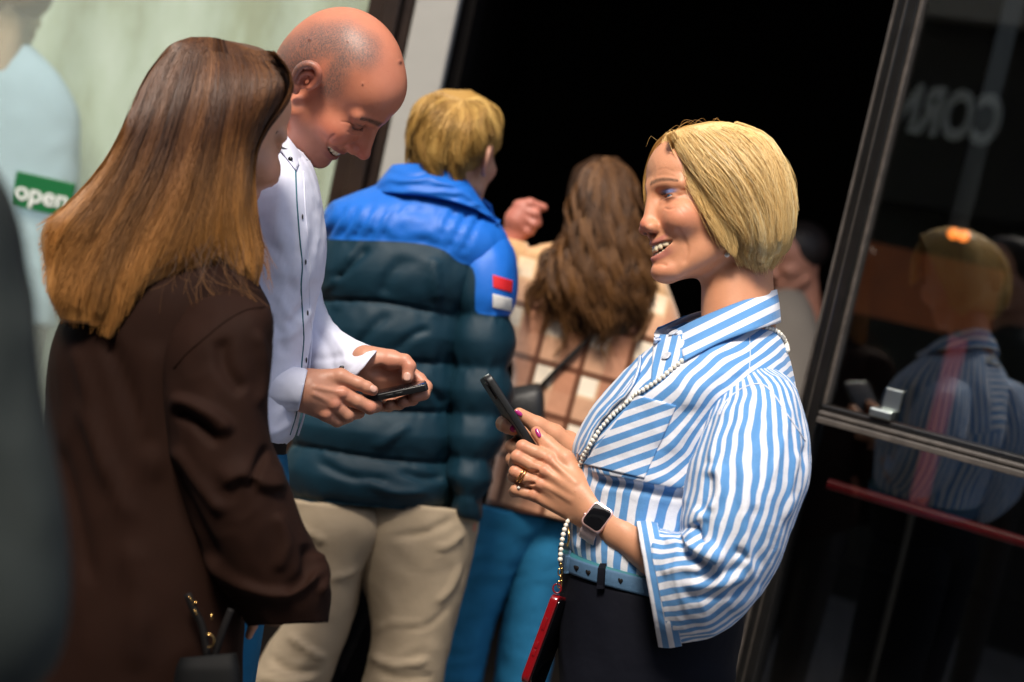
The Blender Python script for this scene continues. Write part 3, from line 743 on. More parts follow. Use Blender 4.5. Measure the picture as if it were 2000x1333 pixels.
def tint_face(L, base, lip, blush, brow, smile=0., opened=0., male=False, lid=None):
    bw_ = 1.5 if male else 1.
    L = L.copy(); L[:, 1] = np.abs(L[:, 1]); C = np.tile(np.array(base, float), (len(L), 1))
    C = lerp(C, blush, .6 * blob(L, (68, 42, -32), (26, 24, 18)) + .75 * blob(L, (114, 0, -40), (16, 15, 14)) + .35 * blob(L, (80, 0, -102), (20, 24, 14)))
    C = lerp(C, np.array(base) * (1.08, 1.1, 1.12), .5 * blob(L, (90, 0, 50), (30, 40, 30)))
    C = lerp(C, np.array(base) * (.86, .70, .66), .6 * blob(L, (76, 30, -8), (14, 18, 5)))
    zw = L[:, 2] - .0105 * smile * L[:, 1] ** 2; zu, zl = -65.5 + 1.5 * smile, -77 - 8 * opened; xw = L[:, 0] + (.02 + .006 * smile) * L[:, 1] ** 2
    for z, rz in ((zu, 3.9), (zl, 5.2)):
        C = lerp(C, lip, 1.5 * np.exp(-(((xw - 96) / 10) ** 4 + (L[:, 1] / 29) ** 6 + ((zw - z) / rz) ** 4)))
    if opened: C = lerp(C, (.10, .015, .012), 2 * np.exp(-(((xw - 82) / 15) ** 4 + (L[:, 1] / 30) ** 6 + ((zw - (zu + zl) / 2) / ((zu - zl) / 2 - 2)) ** 4)) * (xw < 88))
    t = np.clip((L[:, 1] - 10) / 40, 0, 1); bz = 19 + 4 * np.sin(t * 2.6) - 3 * t
    hb = np.exp(-((L[:, 2] - bz) / (bw_ * (3.6 - 1.6 * t))) ** 4) * (L[:, 1] > 9) * (L[:, 1] < 52) * (L[:, 0] > 50)
    C = lerp(C, brow, hb * (.85 + .5 * perlin(L * (.35, .25, .5))))
    rim = np.exp(-((np.abs(L[:, 2] + 1.2) - 4.2) / 1.6) ** 2) * np.exp(-((L[:, 1] - 32) / 13) ** 6) * (L[:, 0] > 70)
    C = lerp(C, (.05, .025, .02), .75 * rim)
    if lid is not None: C = lerp(C, lid, .8 * np.exp(-((L[:, 2] - 5.5) / 3) ** 4 - ((L[:, 1] - 33) / 13) ** 4) * (L[:, 0] > 66))
    C = lerp(C, (.06, .012, .008), 1.2 * blob(L, (103, 6.5, -51), (5, 4, 3.5)))
    C = lerp(C, np.array(blush) * .9, .5 * blob(L, (-22, 86, -2), (22, 10, 34)))
    return C
def eye_parts(pose, d0, root, iris=(.05, .12, .2), gaze=(1, 0, 0), far=True):
    g = np.array(gaze, float); g /= np.linalg.norm(g)
    for y in ((1, -1) if far else (1,)):
        V, fs = ball((0, 0, 0), 12.6, 28, 20); n = V / 12.6; c = n @ g
        col = np.tile(np.array((.50, .44, .40)), (len(V), 1)); col[c > .875] = np.array(iris); col[c > .965] = (.004, .004, .004)
        V = V + np.array((73.5, 31 * y, -1))
        obj('eye', W(pose(V), d0), fs, M['eye'], root, {'tint': col})
def teeth_part(pose, d0, root, opened, smile, low=True):
    wp = (.020 + .006 * smile, .0105 * smile); P = []; zu, zl = -65.5 + 1.5 * smile, -77 - 8 * opened
    def tooth(y, w_, z0, hh, x0):
        V, fs = ball((0, 0, 0), 1, 10, 8); V = V / ((np.abs(V) ** 5).sum(1) ** .2)[:, None]
        sl = 2 * wp[0] * .9 * y; ca, sa_ = 1 / math.hypot(1, sl), sl / math.hypot(1, sl); V = V * (2.6, w_ / 2 * 1.03 * math.hypot(1, sl), hh / 2); V = np.stack([V[:, 0] * ca - V[:, 1] * sa_, V[:, 0] * sa_ + V[:, 1] * ca, V[:, 2]], 1); V[:, 1] += y; V[:, 0] += x0 - wp[0] * .9 * y * y; V[:, 2] += z0 + wp[1] * y * y; return V, fs
    y = 0
    for w_ in (8.6, 6.8, 7.6, 6.6):
        for sg in (1, -1): P.append(tooth(sg * (y + w_ / 2), w_, zu - 6.2 + y * .05, 11.5 - abs(y) * .14, 91.5))
        y += w_
    if low:
        y = 0
        for w_ in (5.4, 5.8, 6.6, 7):
            for sg in (1, -1): P.append(tooth(sg * (y + w_ / 2), w_, zl + 4.5, 8, 87.5))
            y += w_
    V, fs = join(P); obj('teeth', W(pose(V), d0), fs, M['tooth'], root)
    V, fs = ball((60, 0, -72), (18, 24, 15), 20, 14); obj('mouth_lining', W(pose(V), d0), fs, M['gum'], root)
def hand_mesh(lo, hi, build, h=1.7):
    s = SDF(lo, hi, h); build(s); return s.mesh(1)
def tint_hand(V, base, red, knuckles):
    C = np.tile(np.array(base, float), (len(V), 1))
    for k in knuckles: C = lerp(C, red, .38 * blob(V, k[:3], (k[3],) * 3))
    return C
def nail(tree, uv, dirn, L, wd, d0, root, mat, dw=None, name='nail'):
    """a nail plate lying on the fingertip under frame point uv, its length along dirn"""
    wz, N = drape(tree, [uv]); n = N[0]; c = np.array((uv[0], uv[1], wz[0])) + n * .6
    t = np.array((*dirn, 0.)) if len(dirn) == 2 else np.array(dirn, float); t -= n * (t @ n); t /= np.linalg.norm(t); b = np.cross(n, t)
    V, fs = ball((0, 0, 0), 1, 16, 10); V = np.sign(V) * np.abs(V) ** .8
    V = V * (L / 2, wd / 2, 1.7); V[:, 2] -= (V[:, 1] / (wd / 2)) ** 2 * wd * .13
    P = c + V[:, 0:1] * t + V[:, 1:2] * b + V[:, 2:3] * n
    obj(name, W(P, d0), fs if volume(P - c, fs) > 0 else fs[:, ::-1].copy(), mat, root)
def legs_down(secs, d0, foot=(0, 0), hw=52, shrink=.8):
    """continue a trouser leg from its last section in the frame straight down to the ankle"""
    S = [list(s) for s in secs]; l = S[-1]; c = np.array([(l[0]+l[2])/2, (l[1]+l[3])/2, l[4]]); half = np.hypot(l[2]-l[0], l[3]-l[1]) / 2
    p = W([c], d0)[0]
    for i, t in enumerate((.35, .7, 1.0)):
        q = p + (np.array((p[0] + foot[0], p[1] + foot[1], .09)) - p) * t; a = PX([q], d0)[0]; hh = half * (1 - (1 - shrink) * t)
        S.append([a[0] - hh * .976, a[1] - hh * .216, a[0] + hh * .976, a[1] + hh * .216, a[2], 2 * hh, 2])
    return [s if len(s) == 7 else s + [2] for s in S], q
def shoe(ank, heading, d0, root, mat=None):
    """a low shoe under an ankle, pointing along the heading (world x, y)"""
    h = np.array(heading, float); h /= np.linalg.norm(h); b = np.array((-h[1], h[0])); V = []; fs = []
    P = [(-.075, .030, .060), (-.06, .040, .085), (0, .042, .095), (.07, .046, .065), (.13, .046, .048), (.175, .036, .038), (.195, .018, .028)]
    m_ = 14
    for x, wd, ht in P:
        for j in range(m_):
            a = 2 * math.pi * j / m_; y = wd * math.cos(a); z = max(0.0, ht / 2 + ht / 2 * math.sin(a) * 1.0) if math.sin(a) > 0 else ht / 2 * (1 + math.sin(a))
            V.append((ank[0] + h[0] * x + b[0] * y, ank[1] + h[1] * x + b[1] * y, z + .002))
    n = len(P); Fc = np.array([[i*m_+j, i*m_+(j+1) % m_, (i+1)*m_+(j+1) % m_, (i+1)*m_+j] for i in range(n-1) for j in range(m_)])
    V = np.array(V); Fc = outward(V - V.mean(0), Fc); fs = Fc.tolist() + [list(range(m_)), list(range((n-1)*m_, n*m_))]
    obj('shoe', V, fs, mat or M['shoe'], root)
def garment(name, secs, d0, mat, root, n=90, m=72, folds=(), wr=(), attrs=None, post=None, expo=2.2, cap0=True, cap1=True, inner=0):
    V, Fc, a, l = loft(secs, n, m, cap0, cap1, expo, inner)
    for w_ in wr: V = wrinkle(V, Fc, *w_)
    for f in folds: V = crease(V, Fc, *f)
    if post: V = post(V, Fc, a, l)
    at = attrs(V, a, l) if attrs else None
    o = obj(name, W(V, d0), Fc, mat, root, at)
    return o, V, Fc
# ================================================================== the smiling woman in the striped shirt
D1 = 2.0
gp = W([(1260, 1150, 0)], D1)[0]
wm = thing('person', (gp[0], gp[1], 0), 'laughing woman with a blonde bob in a blue and white striped shirt, holding a phone', 'person', 'people outside and inside the shop entrance')
FW = (.61, .275, .15); FR = (.63, .165, .10)
ps = Pose((1400, 397, 0), (-.93, -.07, -.36), (.0, -.98, .17), D1, 1.015)
hs_ = head_sdf(1.6, smile=1., opened=.95, neck=((-30, 0, -50), (-34, 0, -205)), nr=(48, 53), jaw=.95, nose=.945, ears=False, slit=1.7, cr=.945, brow=5)
HV, HF = hs_.mesh(1)
Ct = tint_face(HV, FW, (.50, .185, .135), FR, (.13, .07, .04), 1., .95, lid=(.10, .22, .50))
hp = ps(HV)
for poly, wd, am in (([(1318, 380), (1333, 372), (1352, 371)], 1.8, -.6), ([(1320, 386), (1338, 388), (1358, 397)], 1.8, -.65), ([(1319, 391), (1334, 399), (1350, 412)], 1.8, -.6), ([(1314, 397), (1326, 408), (1338, 424)], 1.7, -.45),
                     ([(1327, 384), (1340, 381), (1356, 384)], 1.4, -.6), ([(1296, 407), (1310, 409), (1321, 404)], 2.2, -1.6),
                     ([(1318, 446), (1334, 464), (1342, 490), (1334, 520)], 5.5, -2.4), ([(1283, 333), (1300, 330), (1318, 336)], 1.8, -.45), ([(1280, 345), (1298, 342), (1320, 346)], 1.8, -.45), ([(1276, 519), (1290, 516), (1304, 520)], 3, -1.6)):
    hp = crease(hp, HF, poly, wd, am)
# near (left) hand and far hand around the phone, forearms
def near_hand(s):
    for a, r0, b, r1 in (((1160, 984, -104), 23, (1074, 898, -70), 15), ((1158, 996, -106), 23, (1064, 921, -73), 15), ((1150, 1006, -103), 23, (1056, 946, -68), 14), ((1142, 1012, -96), 21, (1044, 967, -58), 13)):
        s.cap(a, b, r0, r1, 9)
    s.cap((1166, 1002, -106), (1118, 948, -86), 31, 27, 16); s.cap((1145, 1004, -90), (1080, 950, -55), 22, 18, 12)
    s.chain([(1166, 1003, -106, 31), (1215, 1042, -132, 37), (1300, 1096, -180, 47)], 14)
    for f in ([(1076, 898, -70, 15.5), (1046, 884, -70, 13.2), (1021, 873, -66, 13.6), (1017, 881, -30, 12), (1034, 886, 0, 11)],
              [(1066, 921, -73, 15.5), (1038, 908, -72, 13.2), (1011, 893, -68, 13.8), (1005, 905, -30, 12), (1022, 914, 0, 11)],
              [(1056, 946, -68, 14.5), (1030, 935, -68, 12.6), (1007, 922, -63, 13), (1003, 931, -28, 11.5), (1019, 940, -4, 10.5)],
              [(1044, 968, -58, 13), (1026, 963, -57, 11.5), (1008, 957, -52, 11.6), (1004, 961, -25, 10.5), (1018, 963, -4, 9.5)]):
        s.chain(f, 3.2)
    s.chain([(1148, 968, -96, 22), (1104, 898, -72, 18.5), (1070, 869, -54, 16), (1048, 845, -46, 12)], 7)
    for p in ((1074, 897, -82), (1064, 920, -85), (1056, 946, -79), (1044, 967, -68)): s.ell(p, (11, 10, 8), 6)
    for a, b in (((1124, 944, -112), (1082, 905, -90)), ((1122, 960, -114), (1074, 926, -92)), ((1116, 976, -112), (1068, 950, -88))): s.cap(a, b, 1.6, 2.4, 12)
    for p in ((1052, 901, -86), (1043, 922, -84), (1036, 945, -80)): s.ell(p, (10, 3.5, 7), 4, sub=True)
NHV, NHF = hand_mesh((985, 820, -240), (1320, 1150, 30), near_hand)
def far_hand(s):
    s.cap((1165, 925, 70), (1105, 872, 52), 34, 32, 12); s.cap((1160, 930, 80), (1075, 872, 78), 30, 26, 12)
    s.chain([(1165, 925, 70, 33), (1215, 960, 110, 40), (1290, 1010, 160, 48)], 12)
    s.chain([(1118, 884, 36, 26), (1082, 850, 22, 21), (1050, 832, 12, 17.5), (1014, 808, 2, 11.5)], 7)
    s.chain([(1075, 872, 80, 18), (1015, 838, 76, 16), (984, 828, 50, 15.5), (992, 833, 18, 14.5), (1003, 839, 2, 12.5)], 4)
    s.chain([(1070, 890, 78, 17), (1012, 866, 66, 14.5), (1000, 872, 30, 13.5), (1012, 878, 4, 12)], 3.5)
    s.chain([(1066, 905, 72, 16), (1012, 892, 60, 13.5), (1000, 897, 25, 12.5), (1014, 900, 4, 11)], 3.5)
    s.chain([(1062, 920, 66, 15), (1016, 918, 52, 12), (1006, 922, 22, 11.5)], 3.5)
FHV, FHF = hand_mesh((960, 780, -30), (1300, 1070, 230), far_hand, 1.9)
kn = [(1074, 897, -80, 15), (1064, 920, -83, 15), (1056, 946, -78, 14), (1044, 967, -66, 13), (1019, 872, -72, 13), (1010, 892, -74, 13), (1006, 921, -70, 12), (1048, 845, -46, 20)]
tors, tf, _, _ = loft([(1395, 600, 1480, 600, 20, 130), (1330, 680, 1500, 690, 0, 300), (1250, 800, 1500, 840, 0, 330), (1220, 900, 1480, 950, 0, 300), (1190, 1040, 1420, 1100, 0, 270)], 24, 24)
arm, af = tube_px(np.array([(1470, 780, -150), (1480, 950, -200), (1450, 1130, -215), (1300, 1096, -182)]), 44, 16)
arm2, af2 = tube_px(np.array([(1450, 780, 150), (1450, 930, 190), (1400, 1060, 190), (1288, 1008, 160)]), 40, 16)
V, fs = join([(hp, HF), (NHV, NHF), (FHV, FHF), (tors, tf), (arm, af), (arm2, af2)])
arm_c = lambda V: tint_hand(V, (.56, .27, .155), (.60, .18, .12), kn)
C = np.concatenate([Ct, arm_c(NHV), arm_c(FHV), np.tile(FW, (len(tors) + len(arm) + len(arm2), 1))])
obj('body', W(V, D1), fs, M['skin'], wm, {'tint': C})
eye_parts(ps, D1, wm, (.05, .13, .24), (1, .15, .1))
teeth_part(ps, D1, wm, .95, 1.)
nt_, ft_ = bvh(NHV, NHF), bvh(FHV, FHF)
nail(nt_, (1051, 846), (-.42, -.9), 21, 9, D1, wm, M['nail_pink']); nail(ft_, (1013, 807), (-.75, -.6), 17, 9, D1, wm, M['nail_pink']); nail(ft_, (1003, 838), (.8, .35), 15, 14, D1, wm, M['nail_pink'])
for c, r in (((1021, 933, -62), 15.2), ((1017, 938, -62), 15)):
    t = np.array((.86, .5, -.02)); a = np.cross(t, (0, 0, 1)); a /= np.linalg.norm(a); b = np.cross(t, a); q = np.linspace(0, 2*np.pi, 25)[:-1]
    P = np.array((1022, 930.5, -67)) - t * (0 if r > 15.1 else 6) + r * .98 * (np.cos(q)[:, None] * a + np.sin(q)[:, None] * b)
    V, fs = tube_px(P, 1.7, 8, True); obj('ring', W(V, D1), fs, M['gold'], wm)
V, fs = ball((1013, 953, -66), 3.4); obj('ring_stone', W(V, D1), fs, M['pearl'], wm)
# hair: a bob that covers the skull, strands combed over it from the parting
bob0 = [(1384, 238, 1412, 238, 12, 60, 2.4), (1345, 246, 1455, 246, 8, 130, 2.6), (1318, 258, 1490, 260, 5, 180, 3), (1310, 285, 1520, 292, 2, 222, 3.2), (1325, 325, 1540, 335, 0, 240, 3.4), (1350, 365, 1551, 380, 0, 246, 3.4), (1373, 405, 1554, 425, 2, 246, 3.2), (1395, 440, 1550, 465, 4, 238, 3), (1420, 475, 1535, 496, 8, 218, 2.8), (1448, 502, 1510, 518, 14, 180, 2.6), (1472, 524, 1492, 528, 18, 120, 2.2)]
bob = [(a_ + (8 if b_ > 300 else 0), b_, c_, d_, *e_) for a_, b_, c_, d_, *e_ in bob0[:9]] + [(1462, 500, 1500, 512, 14, 150, 2.4)]
bv, bf, _, _ = loft(bob, 60, 64); bv = wrinkle(bv, bf, 26, 1.6, (1, .18, 1), 3)
tb = bvh(bv, bf)
G = [[(1300, 264), (1316, 298), (1340, 343), (1363, 388), (1388, 436), (1410, 478), (1424, 497)],
     [(1318, 256), (1345, 300), (1374, 350), (1400, 400), (1428, 446), (1447, 478), (1440, 510)],
     [(1343, 249), (1384, 290), (1420, 340), (1446, 395), (1463, 440), (1466, 488), (1455, 518)],
     [(1368, 244), (1415, 278), (1455, 332), (1478, 390), (1490, 440), (1491, 492), (1480, 532)],
     [(1394, 240), (1448, 266), (1490, 318), (1512, 380), (1520, 430), (1518, 482), (1500, 526)],
     [(1420, 239), (1478, 260), (1520, 312), (1538, 372), (1543, 422), (1538, 470), (1516, 508)],
     [(1440, 243), (1500, 272), (1537, 325), (1551, 380), (1553, 425), (1545, 466), (1526, 494)]]
parts = [(bv, bf, np.full(len(bv), .2), np.full(len(bv), .5))]
parts.append(strands(G, 9000, tb, 18, .44, 5, .7, 90, 3, wave=5.5, wfreq=1.0, locks=16, sway=.07, bulge=13, cut=.26, frizz=1.8))
parts.append(strands(G, 1100, tb, 18, .36, 17, .25, 46, 5, wave=6, wfreq=1.3, jit=.06, cut=.35, locks=24, sway=.09, bulge=14, frizz=2.5))
parts.append(strands(G, 1500, tb, 14, .9, 7, .6, 40, 4, far=True, wave=2))
Gn = [[(1436, 440, -96), (1432, 470, -98), (1436, 496, -92), (1446, 515, -84)], [(1455, 440, -98), (1454, 475, -98), (1462, 505, -88), (1470, 526, -74)], [(1480, 440, -92), (1482, 480, -88), (1484, 512, -74), (1488, 534, -56)], [(1505, 440, -76), (1508, 480, -66), (1504, 510, -46), (1498, 530, -30)], [(1528, 440, -46), (1526, 480, -36), (1518, 506, -20), (1506, 524, -8)]]
parts.append(strands(Gn, 1500, None, 12, .5, 10, .5, 24, 33, jit=.04, cut=.3))
Gb = [[(1435, 240, w_), (1498, 266, w_), (1536, 325, w_), (1551, 380, w_), (1553, 430, w_), (1543, 472, w_), (1512, 512, w_)] for w_ in (-30, -12, 0, 12, 30)]
parts.append(strands(Gb, 900, None, 14, .6, 3, .5, 30, 6, jit=.03))
# fringe falling on the far side of the forehead, front hairline
Gf = [[(1304, 262, -8), (1282, 284, 6), (1267, 318, 22), (1259, 355, 34), (1260, 400, 40)],
      [(1312, 258, 4), (1290, 276, 22), (1274, 310, 42), (1264, 350, 56), (1264, 410, 62)],
      [(1330, 252, 10), (1300, 270, 40), (1282, 305, 66), (1272, 350, 80), (1270, 420, 84)],
      [(1350, 246, 16), (1318, 262, 60), (1300, 300, 90), (1290, 350, 104), (1284, 430, 104)]]
parts.append(strands(Gf, 650, None, 12, .8, 3, .5, 14, 7))
Gt = [[(1302, 264, -14), (1304, 285, -40), (1318, 310, -66), (1338, 345, -92), (1362, 388, -116), (1386, 436, -122), (1410, 478, -118)], [(1310, 260, -10), (1325, 282, -60), (1345, 315, -96), (1366, 360, -116), (1390, 415, -124), (1412, 460, -122), (1424, 494, -112)], [(1330, 252, -10), (1352, 278, -72), (1378, 315, -110), (1400, 370, -124), (1424, 430, -126), (1440, 472, -120), (1436, 505, -110)]]
parts.append(strands(Gt, 700, None, 12, .8, 3, .5, 12, 8))
Gh = [[(1304, 262, -4), (1292, 280, -8), (1288, 306, -20), (1296, 330, -40)], [(1304, 263, -6), (1300, 280, -24), (1305, 304, -50), (1322, 334, -80)], [(1306, 262, -10), (1308, 284, -44), (1320, 314, -74), (1340, 348, -98)]]
parts.append(strands(Gh[1:], 320, None, 10, .5, 3, .4, 10, 31, cut=.5)); parts.append(strands(Gh[:2], 60, None, 10, .4, 3, .2, 10, 32, cut=.7))
parts.append(strands(Gt[:2], 260, None, 16, .36, 9, .3, 14, 34, jit=.12, cut=.35, frizz=3.))
rs = np.random.RandomState(4); fly = []
for k in range(13):
    u0 = 1290 + rs.rand() * 170; v0 = 238 + abs(u0 - 1398) ** 2 * .0031 + 4; q = rs.rand(3)
    fly.append([(u0, v0, 0), (u0 - 6 - 10*q[0], v0 - 3 - 9*q[1], -20 + 40*q[2]), (u0 - 14 - 16*q[0], v0 - 2 - 9*q[2], -20 + 40*q[2]), (u0 - 24 - 18*q[0], v0 + 2 + 12*q[2], -25 + 50*q[2])])
for k, f in enumerate(fly): parts.append(strands([f, f], 1, None, 16, .24, 0, 0, 1, 20 + k))
def hair_obj(parts, mat, root, d0):
    Vs, Fs, k = [], [], 0
    for p in parts: Vs.append(p[0]); Fs.append(np.asarray(p[1]) + k); k += len(p[0])
    o = obj('hair', W(np.concatenate(Vs), d0), np.concatenate(Fs), mat, root, {'rnd': np.concatenate([p[2] for p in parts]), 'len': np.concatenate([p[3] for p in parts])}, kind='stuff')
    return o
hair_obj(parts, M['bob'], wm, D1)
V, fs = ball((1420, 498, -97), 5.6); obj('earring', W(V, D1), fs, M['pearl'], wm)
# eyelashes and brow hairs of the near eye
lash = []
for k in range(16):
    t = k / 15; b = np.array((88.5 - 12 * t, 20 + 22 * t, 1.2 + .6 * math.sin(t * 3))); lash.append(strands([[ps(b), ps(b + (3, .4, 1.2)), ps(b + (5.5, 1 + t, 3.8))]] * 2, 1, None, 4, .5, 0, 0, 1, k)[:2])
V, fs = join([(a, b) for a, b in lash]); obj('eyelashes', W(V, D1), fs, M['lash'], wm)

def sheet(rows, nu, nv, th, expo=None):
    """a thick sheet through rows of (u, v, w) points"""
    Rr = np.stack([res(np.array(r_, float), nu, 3) for r_ in rows]); t = np.arange(len(rows))
    G_ = np.stack([res(Rr[:, j], nv, 3) for j in range(nu)], 1); V = G_.reshape(-1, 3)
    i, j = np.meshgrid(np.arange(nv-1), np.arange(nu-1), indexing='ij'); Fc = np.stack([i*nu+j, i*nu+j+1, (i+1)*nu+j+1, (i+1)*nu+j], -1).reshape(-1, 4)
    N = vnormals(V, Fc); n = len(V)
    rim = [j for j in range(nu)] + [i*nu+nu-1 for i in range(1, nv)] + [(nv-1)*nu+j for j in range(nu-2, -1, -1)] + [i*nu for i in range(nv-2, 0, -1)]
    V2 = np.concatenate([V, V - N * th]); Fs = Fc.tolist() + [[x + n for x in f[::-1]] for f in Fc.tolist()] + [[rim[k], rim[k-1], rim[k-1]+n, rim[k]+n] for k in range(len(rim))]
    par = np.stack(np.meshgrid(np.linspace(0, 1, nv), np.linspace(0, 1, nu), indexing='ij'), -1).reshape(-1, 2)
    return V2, Fs, np.concatenate([par, par])
# ---- shirt body
def p2(x, y): return (1080 + x / 4, 560 + y / 4)
T1 = [(1372, 622, 1492, 606, 6, 150, 2.2), (1318, 645, 1515, 640, 2, 225, 2.3), (1258, 690, 1540, 690, 0, 345, 2.4), (1205, 742, 1556, 760, 0, 425, 2.5), (1150, 808, 1562, 830, 0, 410, 2.4), (1122, 862, 1562, 890, 0, 400, 2.3), (1117, 912, 1552, 950, 0, 385, 2.2), (1112, 965, 1525, 1010, 0, 362, 2.2), (1108, 1015, 1490, 1075, 0, 350, 2.2), (1110, 1058, 1462, 1140, 0, 345, 2.2), (1118, 1085, 1448, 1170, 0, 335, 2.2)]
def dip(V, k=.13, lo=1000, hi=1070): V[:, 1] -= k * V[:, 2] * smooth01((V[:, 1] - lo) / (hi - lo)); return V
V, Fc, a, l = loft(T1, 130, 130); V = dip(V)
V = wrinkle(V, Fc, 64, 3.2, (1, .5, 1), 1); V = wrinkle(V, Fc, 22, .9, (1, 1, 1), 11)
fold = [(1146, 905), (1165, 921), (1230, 934), (1300, 948), (1340, 952), (1365, 938), (1395, 915)]
V = crease(V, Fc, fold, 11, 9, side=-1); V = crease(V, Fc, [(x, y + 16) for x, y in fold], 9, -8)
for f in (([p2(1530, 650), p2(1300, 690), p2(1180, 830), p2(1100, 1000)], 9, 7, 1), ([p2(1500, 600), p2(1250, 650), p2(1120, 780)], 7, -5), ([p2(1530, 480), p2(1250, 540), p2(1040, 620)], 6, 4), ([p2(1150, 960), p2(1000, 1150), p2(880, 1300)], 9, 6), ([p2(1060, 930), p2(930, 1120), p2(780, 1320)], 8, -6),
          ([p2(620, 620), p2(400, 820), p2(240, 1010)], 7, 4), ([p2(700, 640), p2(560, 800), p2(380, 960)], 6, -4), ([(1350, 965), (1342, 1010), (1322, 1060)], 8, 4), ([(1262, 960), (1250, 1010), (1235, 1060)], 7, 3), ([(1210, 950), (1195, 1000), (1180, 1060)], 8, -3), ([(1300, 975), (1290, 1030), (1280, 1080)], 8, -4), ([(1125, 1020), (1122, 1050), (1130, 1075)], 6, 3)):
    V = crease(V, Fc, *f)
# the open placket edge stands proud towards the pearls
plk = [p2(700, 560), p2(680, 690), p2(600, 830), p2(470, 960), p2(350, 1110), p2(290, 1240), p2(240, 1330)]
V = crease(V, Fc, [(x - 8, y - 6) for x, y in plk], 7, 5)
V = crease(V, Fc, [(x + 7, y + 5) for x, y in plk], 5, -6)
TV, TF = V, Fc; tt_ = bvh(TV, TF)
# run of the stripes: a smooth field through traced stripe edges
lines = [([(1118, 905), (1121, 868), (1140, 822), (1185, 765), (1240, 700), (1290, 650)], 0.),
         ([(1138, 905), (1146, 862), (1178, 812), (1228, 757), (1262, 705), (1300, 660)], 2.2),
         ([(1150, 905), (1163, 858), (1198, 815), (1245, 770), (1300, 724), (1335, 690)], 3.4),
         ([(1158, 885), (1230, 851), (1300, 822), (1318, 800), (1350, 752), (1400, 706), (1460, 672)], 5.6),
         ([(1160, 905), (1230, 878), (1300, 850), (1332, 815), (1370, 765), (1420, 722), (1464, 694)], 6.6),
         ([(1185, 922), (1250, 902), (1310, 880), (1345, 835), (1390, 780), (1430, 745), (1465, 716)], 7.6),
         ([(1260, 930), (1310, 912), (1345, 880), (1372, 832), (1420, 775), (1470, 738)], 8.8),
         ([(1310, 940), (1350, 900), (1380, 850), (1430, 790), (1480, 755)], 9.9), ([(1350, 945), (1385, 890), (1420, 835), (1490, 775)], 11.)]
cp = np.concatenate([res(np.array(q, float), 7) for q, _ in lines]); cv = np.concatenate([np.full(7, s_) for _, s_ in lines])
def tps(cp, cv, Q, reg=2.):
    def U(r2): return r2 * np.log(r2 + 1e-9) * .5
    n = len(cp); Z = cp / 100; d2 = ((Z[:, None] - Z[None]) ** 2).sum(2)
    A = np.zeros((n + 3, n + 3)); A[:n, :n] = U(d2) + np.eye(n) * .01 * reg; A[:n, n] = 1; A[:n, n+1:] = Z; A[n, :n] = 1; A[n+1:, :n] = Z.T
    x = np.linalg.solve(A, np.concatenate([cv, np.zeros(3)])); q = np.asarray(Q)[:, :2] / 100; out = np.zeros(len(q))
    for i in range(0, len(q), 4000):
        d = ((q[i:i+4000, None] - Z[None]) ** 2).sum(2); out[i:i+4000] = U(d) @ x[:n] + x[n] + q[i:i+4000] @ x[n+1:]
    return out
sa = tps(cp, cv, TV)
q = TV[:, :2] @ np.array((.985, .17)); sb = q / 25.0; sb = a * 36.0
dF, _, sF = polydist(TV, res(np.array([(1080, 880)] + fold + [(1440, 905), (1620, 890)], float), 60))
back = smooth01(TV[:, 2] / 40 + .2)
sa = np.where(TV[:, 2] > 30, a * 44., sa + .22 * perlin(TV / 48)); sb = sb + .25 * perlin(TV / 55 + 3)
mask = np.clip(-dF * sF * .25 + .5, 0, 1)
sh = obj('shirt', W(TV, D1), TF, M['stripe2'], wm, {'sa': sa, 'sb': sb, 'mask': mask})
# pocket: its own patch with its own run of stripes
def patch(name, outline, tree, d0, mat, root, attrf, lift=1.6, thick=1.6, step=4., far=False):
    P = np.array(outline, float); lo, hi = P.min(0), P.max(0); nu = int((hi[0]-lo[0])/step)+2; nv = int((hi[1]-lo[1])/step)+2
    # a grid warped into the outline given as four edge lines: top, right, bottom, left corner order
    A, B, C_, D_ = P[0], P[1], P[2], P[3]; s, t = np.meshgrid(np.linspace(0, 1, nu), np.linspace(0, 1, nv))
    s, t = s.ravel()[:, None], t.ravel()[:, None]; Q = (A*(1-s)+B*s)*(1-t) + (D_*(1-s)+C_*s)*t
    wz, N = drape(tree, Q, far); wz = wz.reshape(nv, nu)
    for _ in range(2):
        wp = np.pad(wz, 1, 'edge'); wz = (wp[1:-1, 1:-1]*2 + wp[:-2, 1:-1] + wp[2:, 1:-1] + wp[1:-1, :-2] + wp[1:-1, 2:]) / 6
    V = np.concatenate([Q, wz.reshape(-1, 1)], 1) + N * lift
    i, j = np.meshgrid(np.arange(nv-1), np.arange(nu-1), indexing='ij'); Fc = np.stack([i*nu+j, i*nu+j+1, (i+1)*nu+j+1, (i+1)*nu+j], -1).reshape(-1, 4)
    n = len(V); rim = [j for j in range(nu)] + [i*nu+nu-1 for i in range(1, nv)] + [(nv-1)*nu+j for j in range(nu-2, -1, -1)] + [i*nu for i in range(nv-2, 0, -1)]
    V2 = np.concatenate([V, V - N * (lift + thick)]); Fs = [list(f) for f in Fc] + [[x + n for x in f[::-1]] for f in Fc] + [[rim[k], rim[k-1], rim[k-1]+n, rim[k]+n] for k in range(len(rim))]
    at = {k: np.concatenate([v, v]) for k, v in attrf(V).items()} if attrf else None
    if vnormals(V, Fc)[:, 2].mean() > 0: Fs = [f[::-1] for f in Fs]
    return obj(name, W(V2, d0), Fs, mat, root, at)
pk = lambda V: {'sa': (V[:, 0] * .33 + V[:, 1] * .945) / 25.5 + .2}
patch('pocket', [p2(660, 850), p2(965, 930), p2(715, 1500), p2(240, 1390)], tt_, D1, M['stripe'], sh, pk, 2.0)
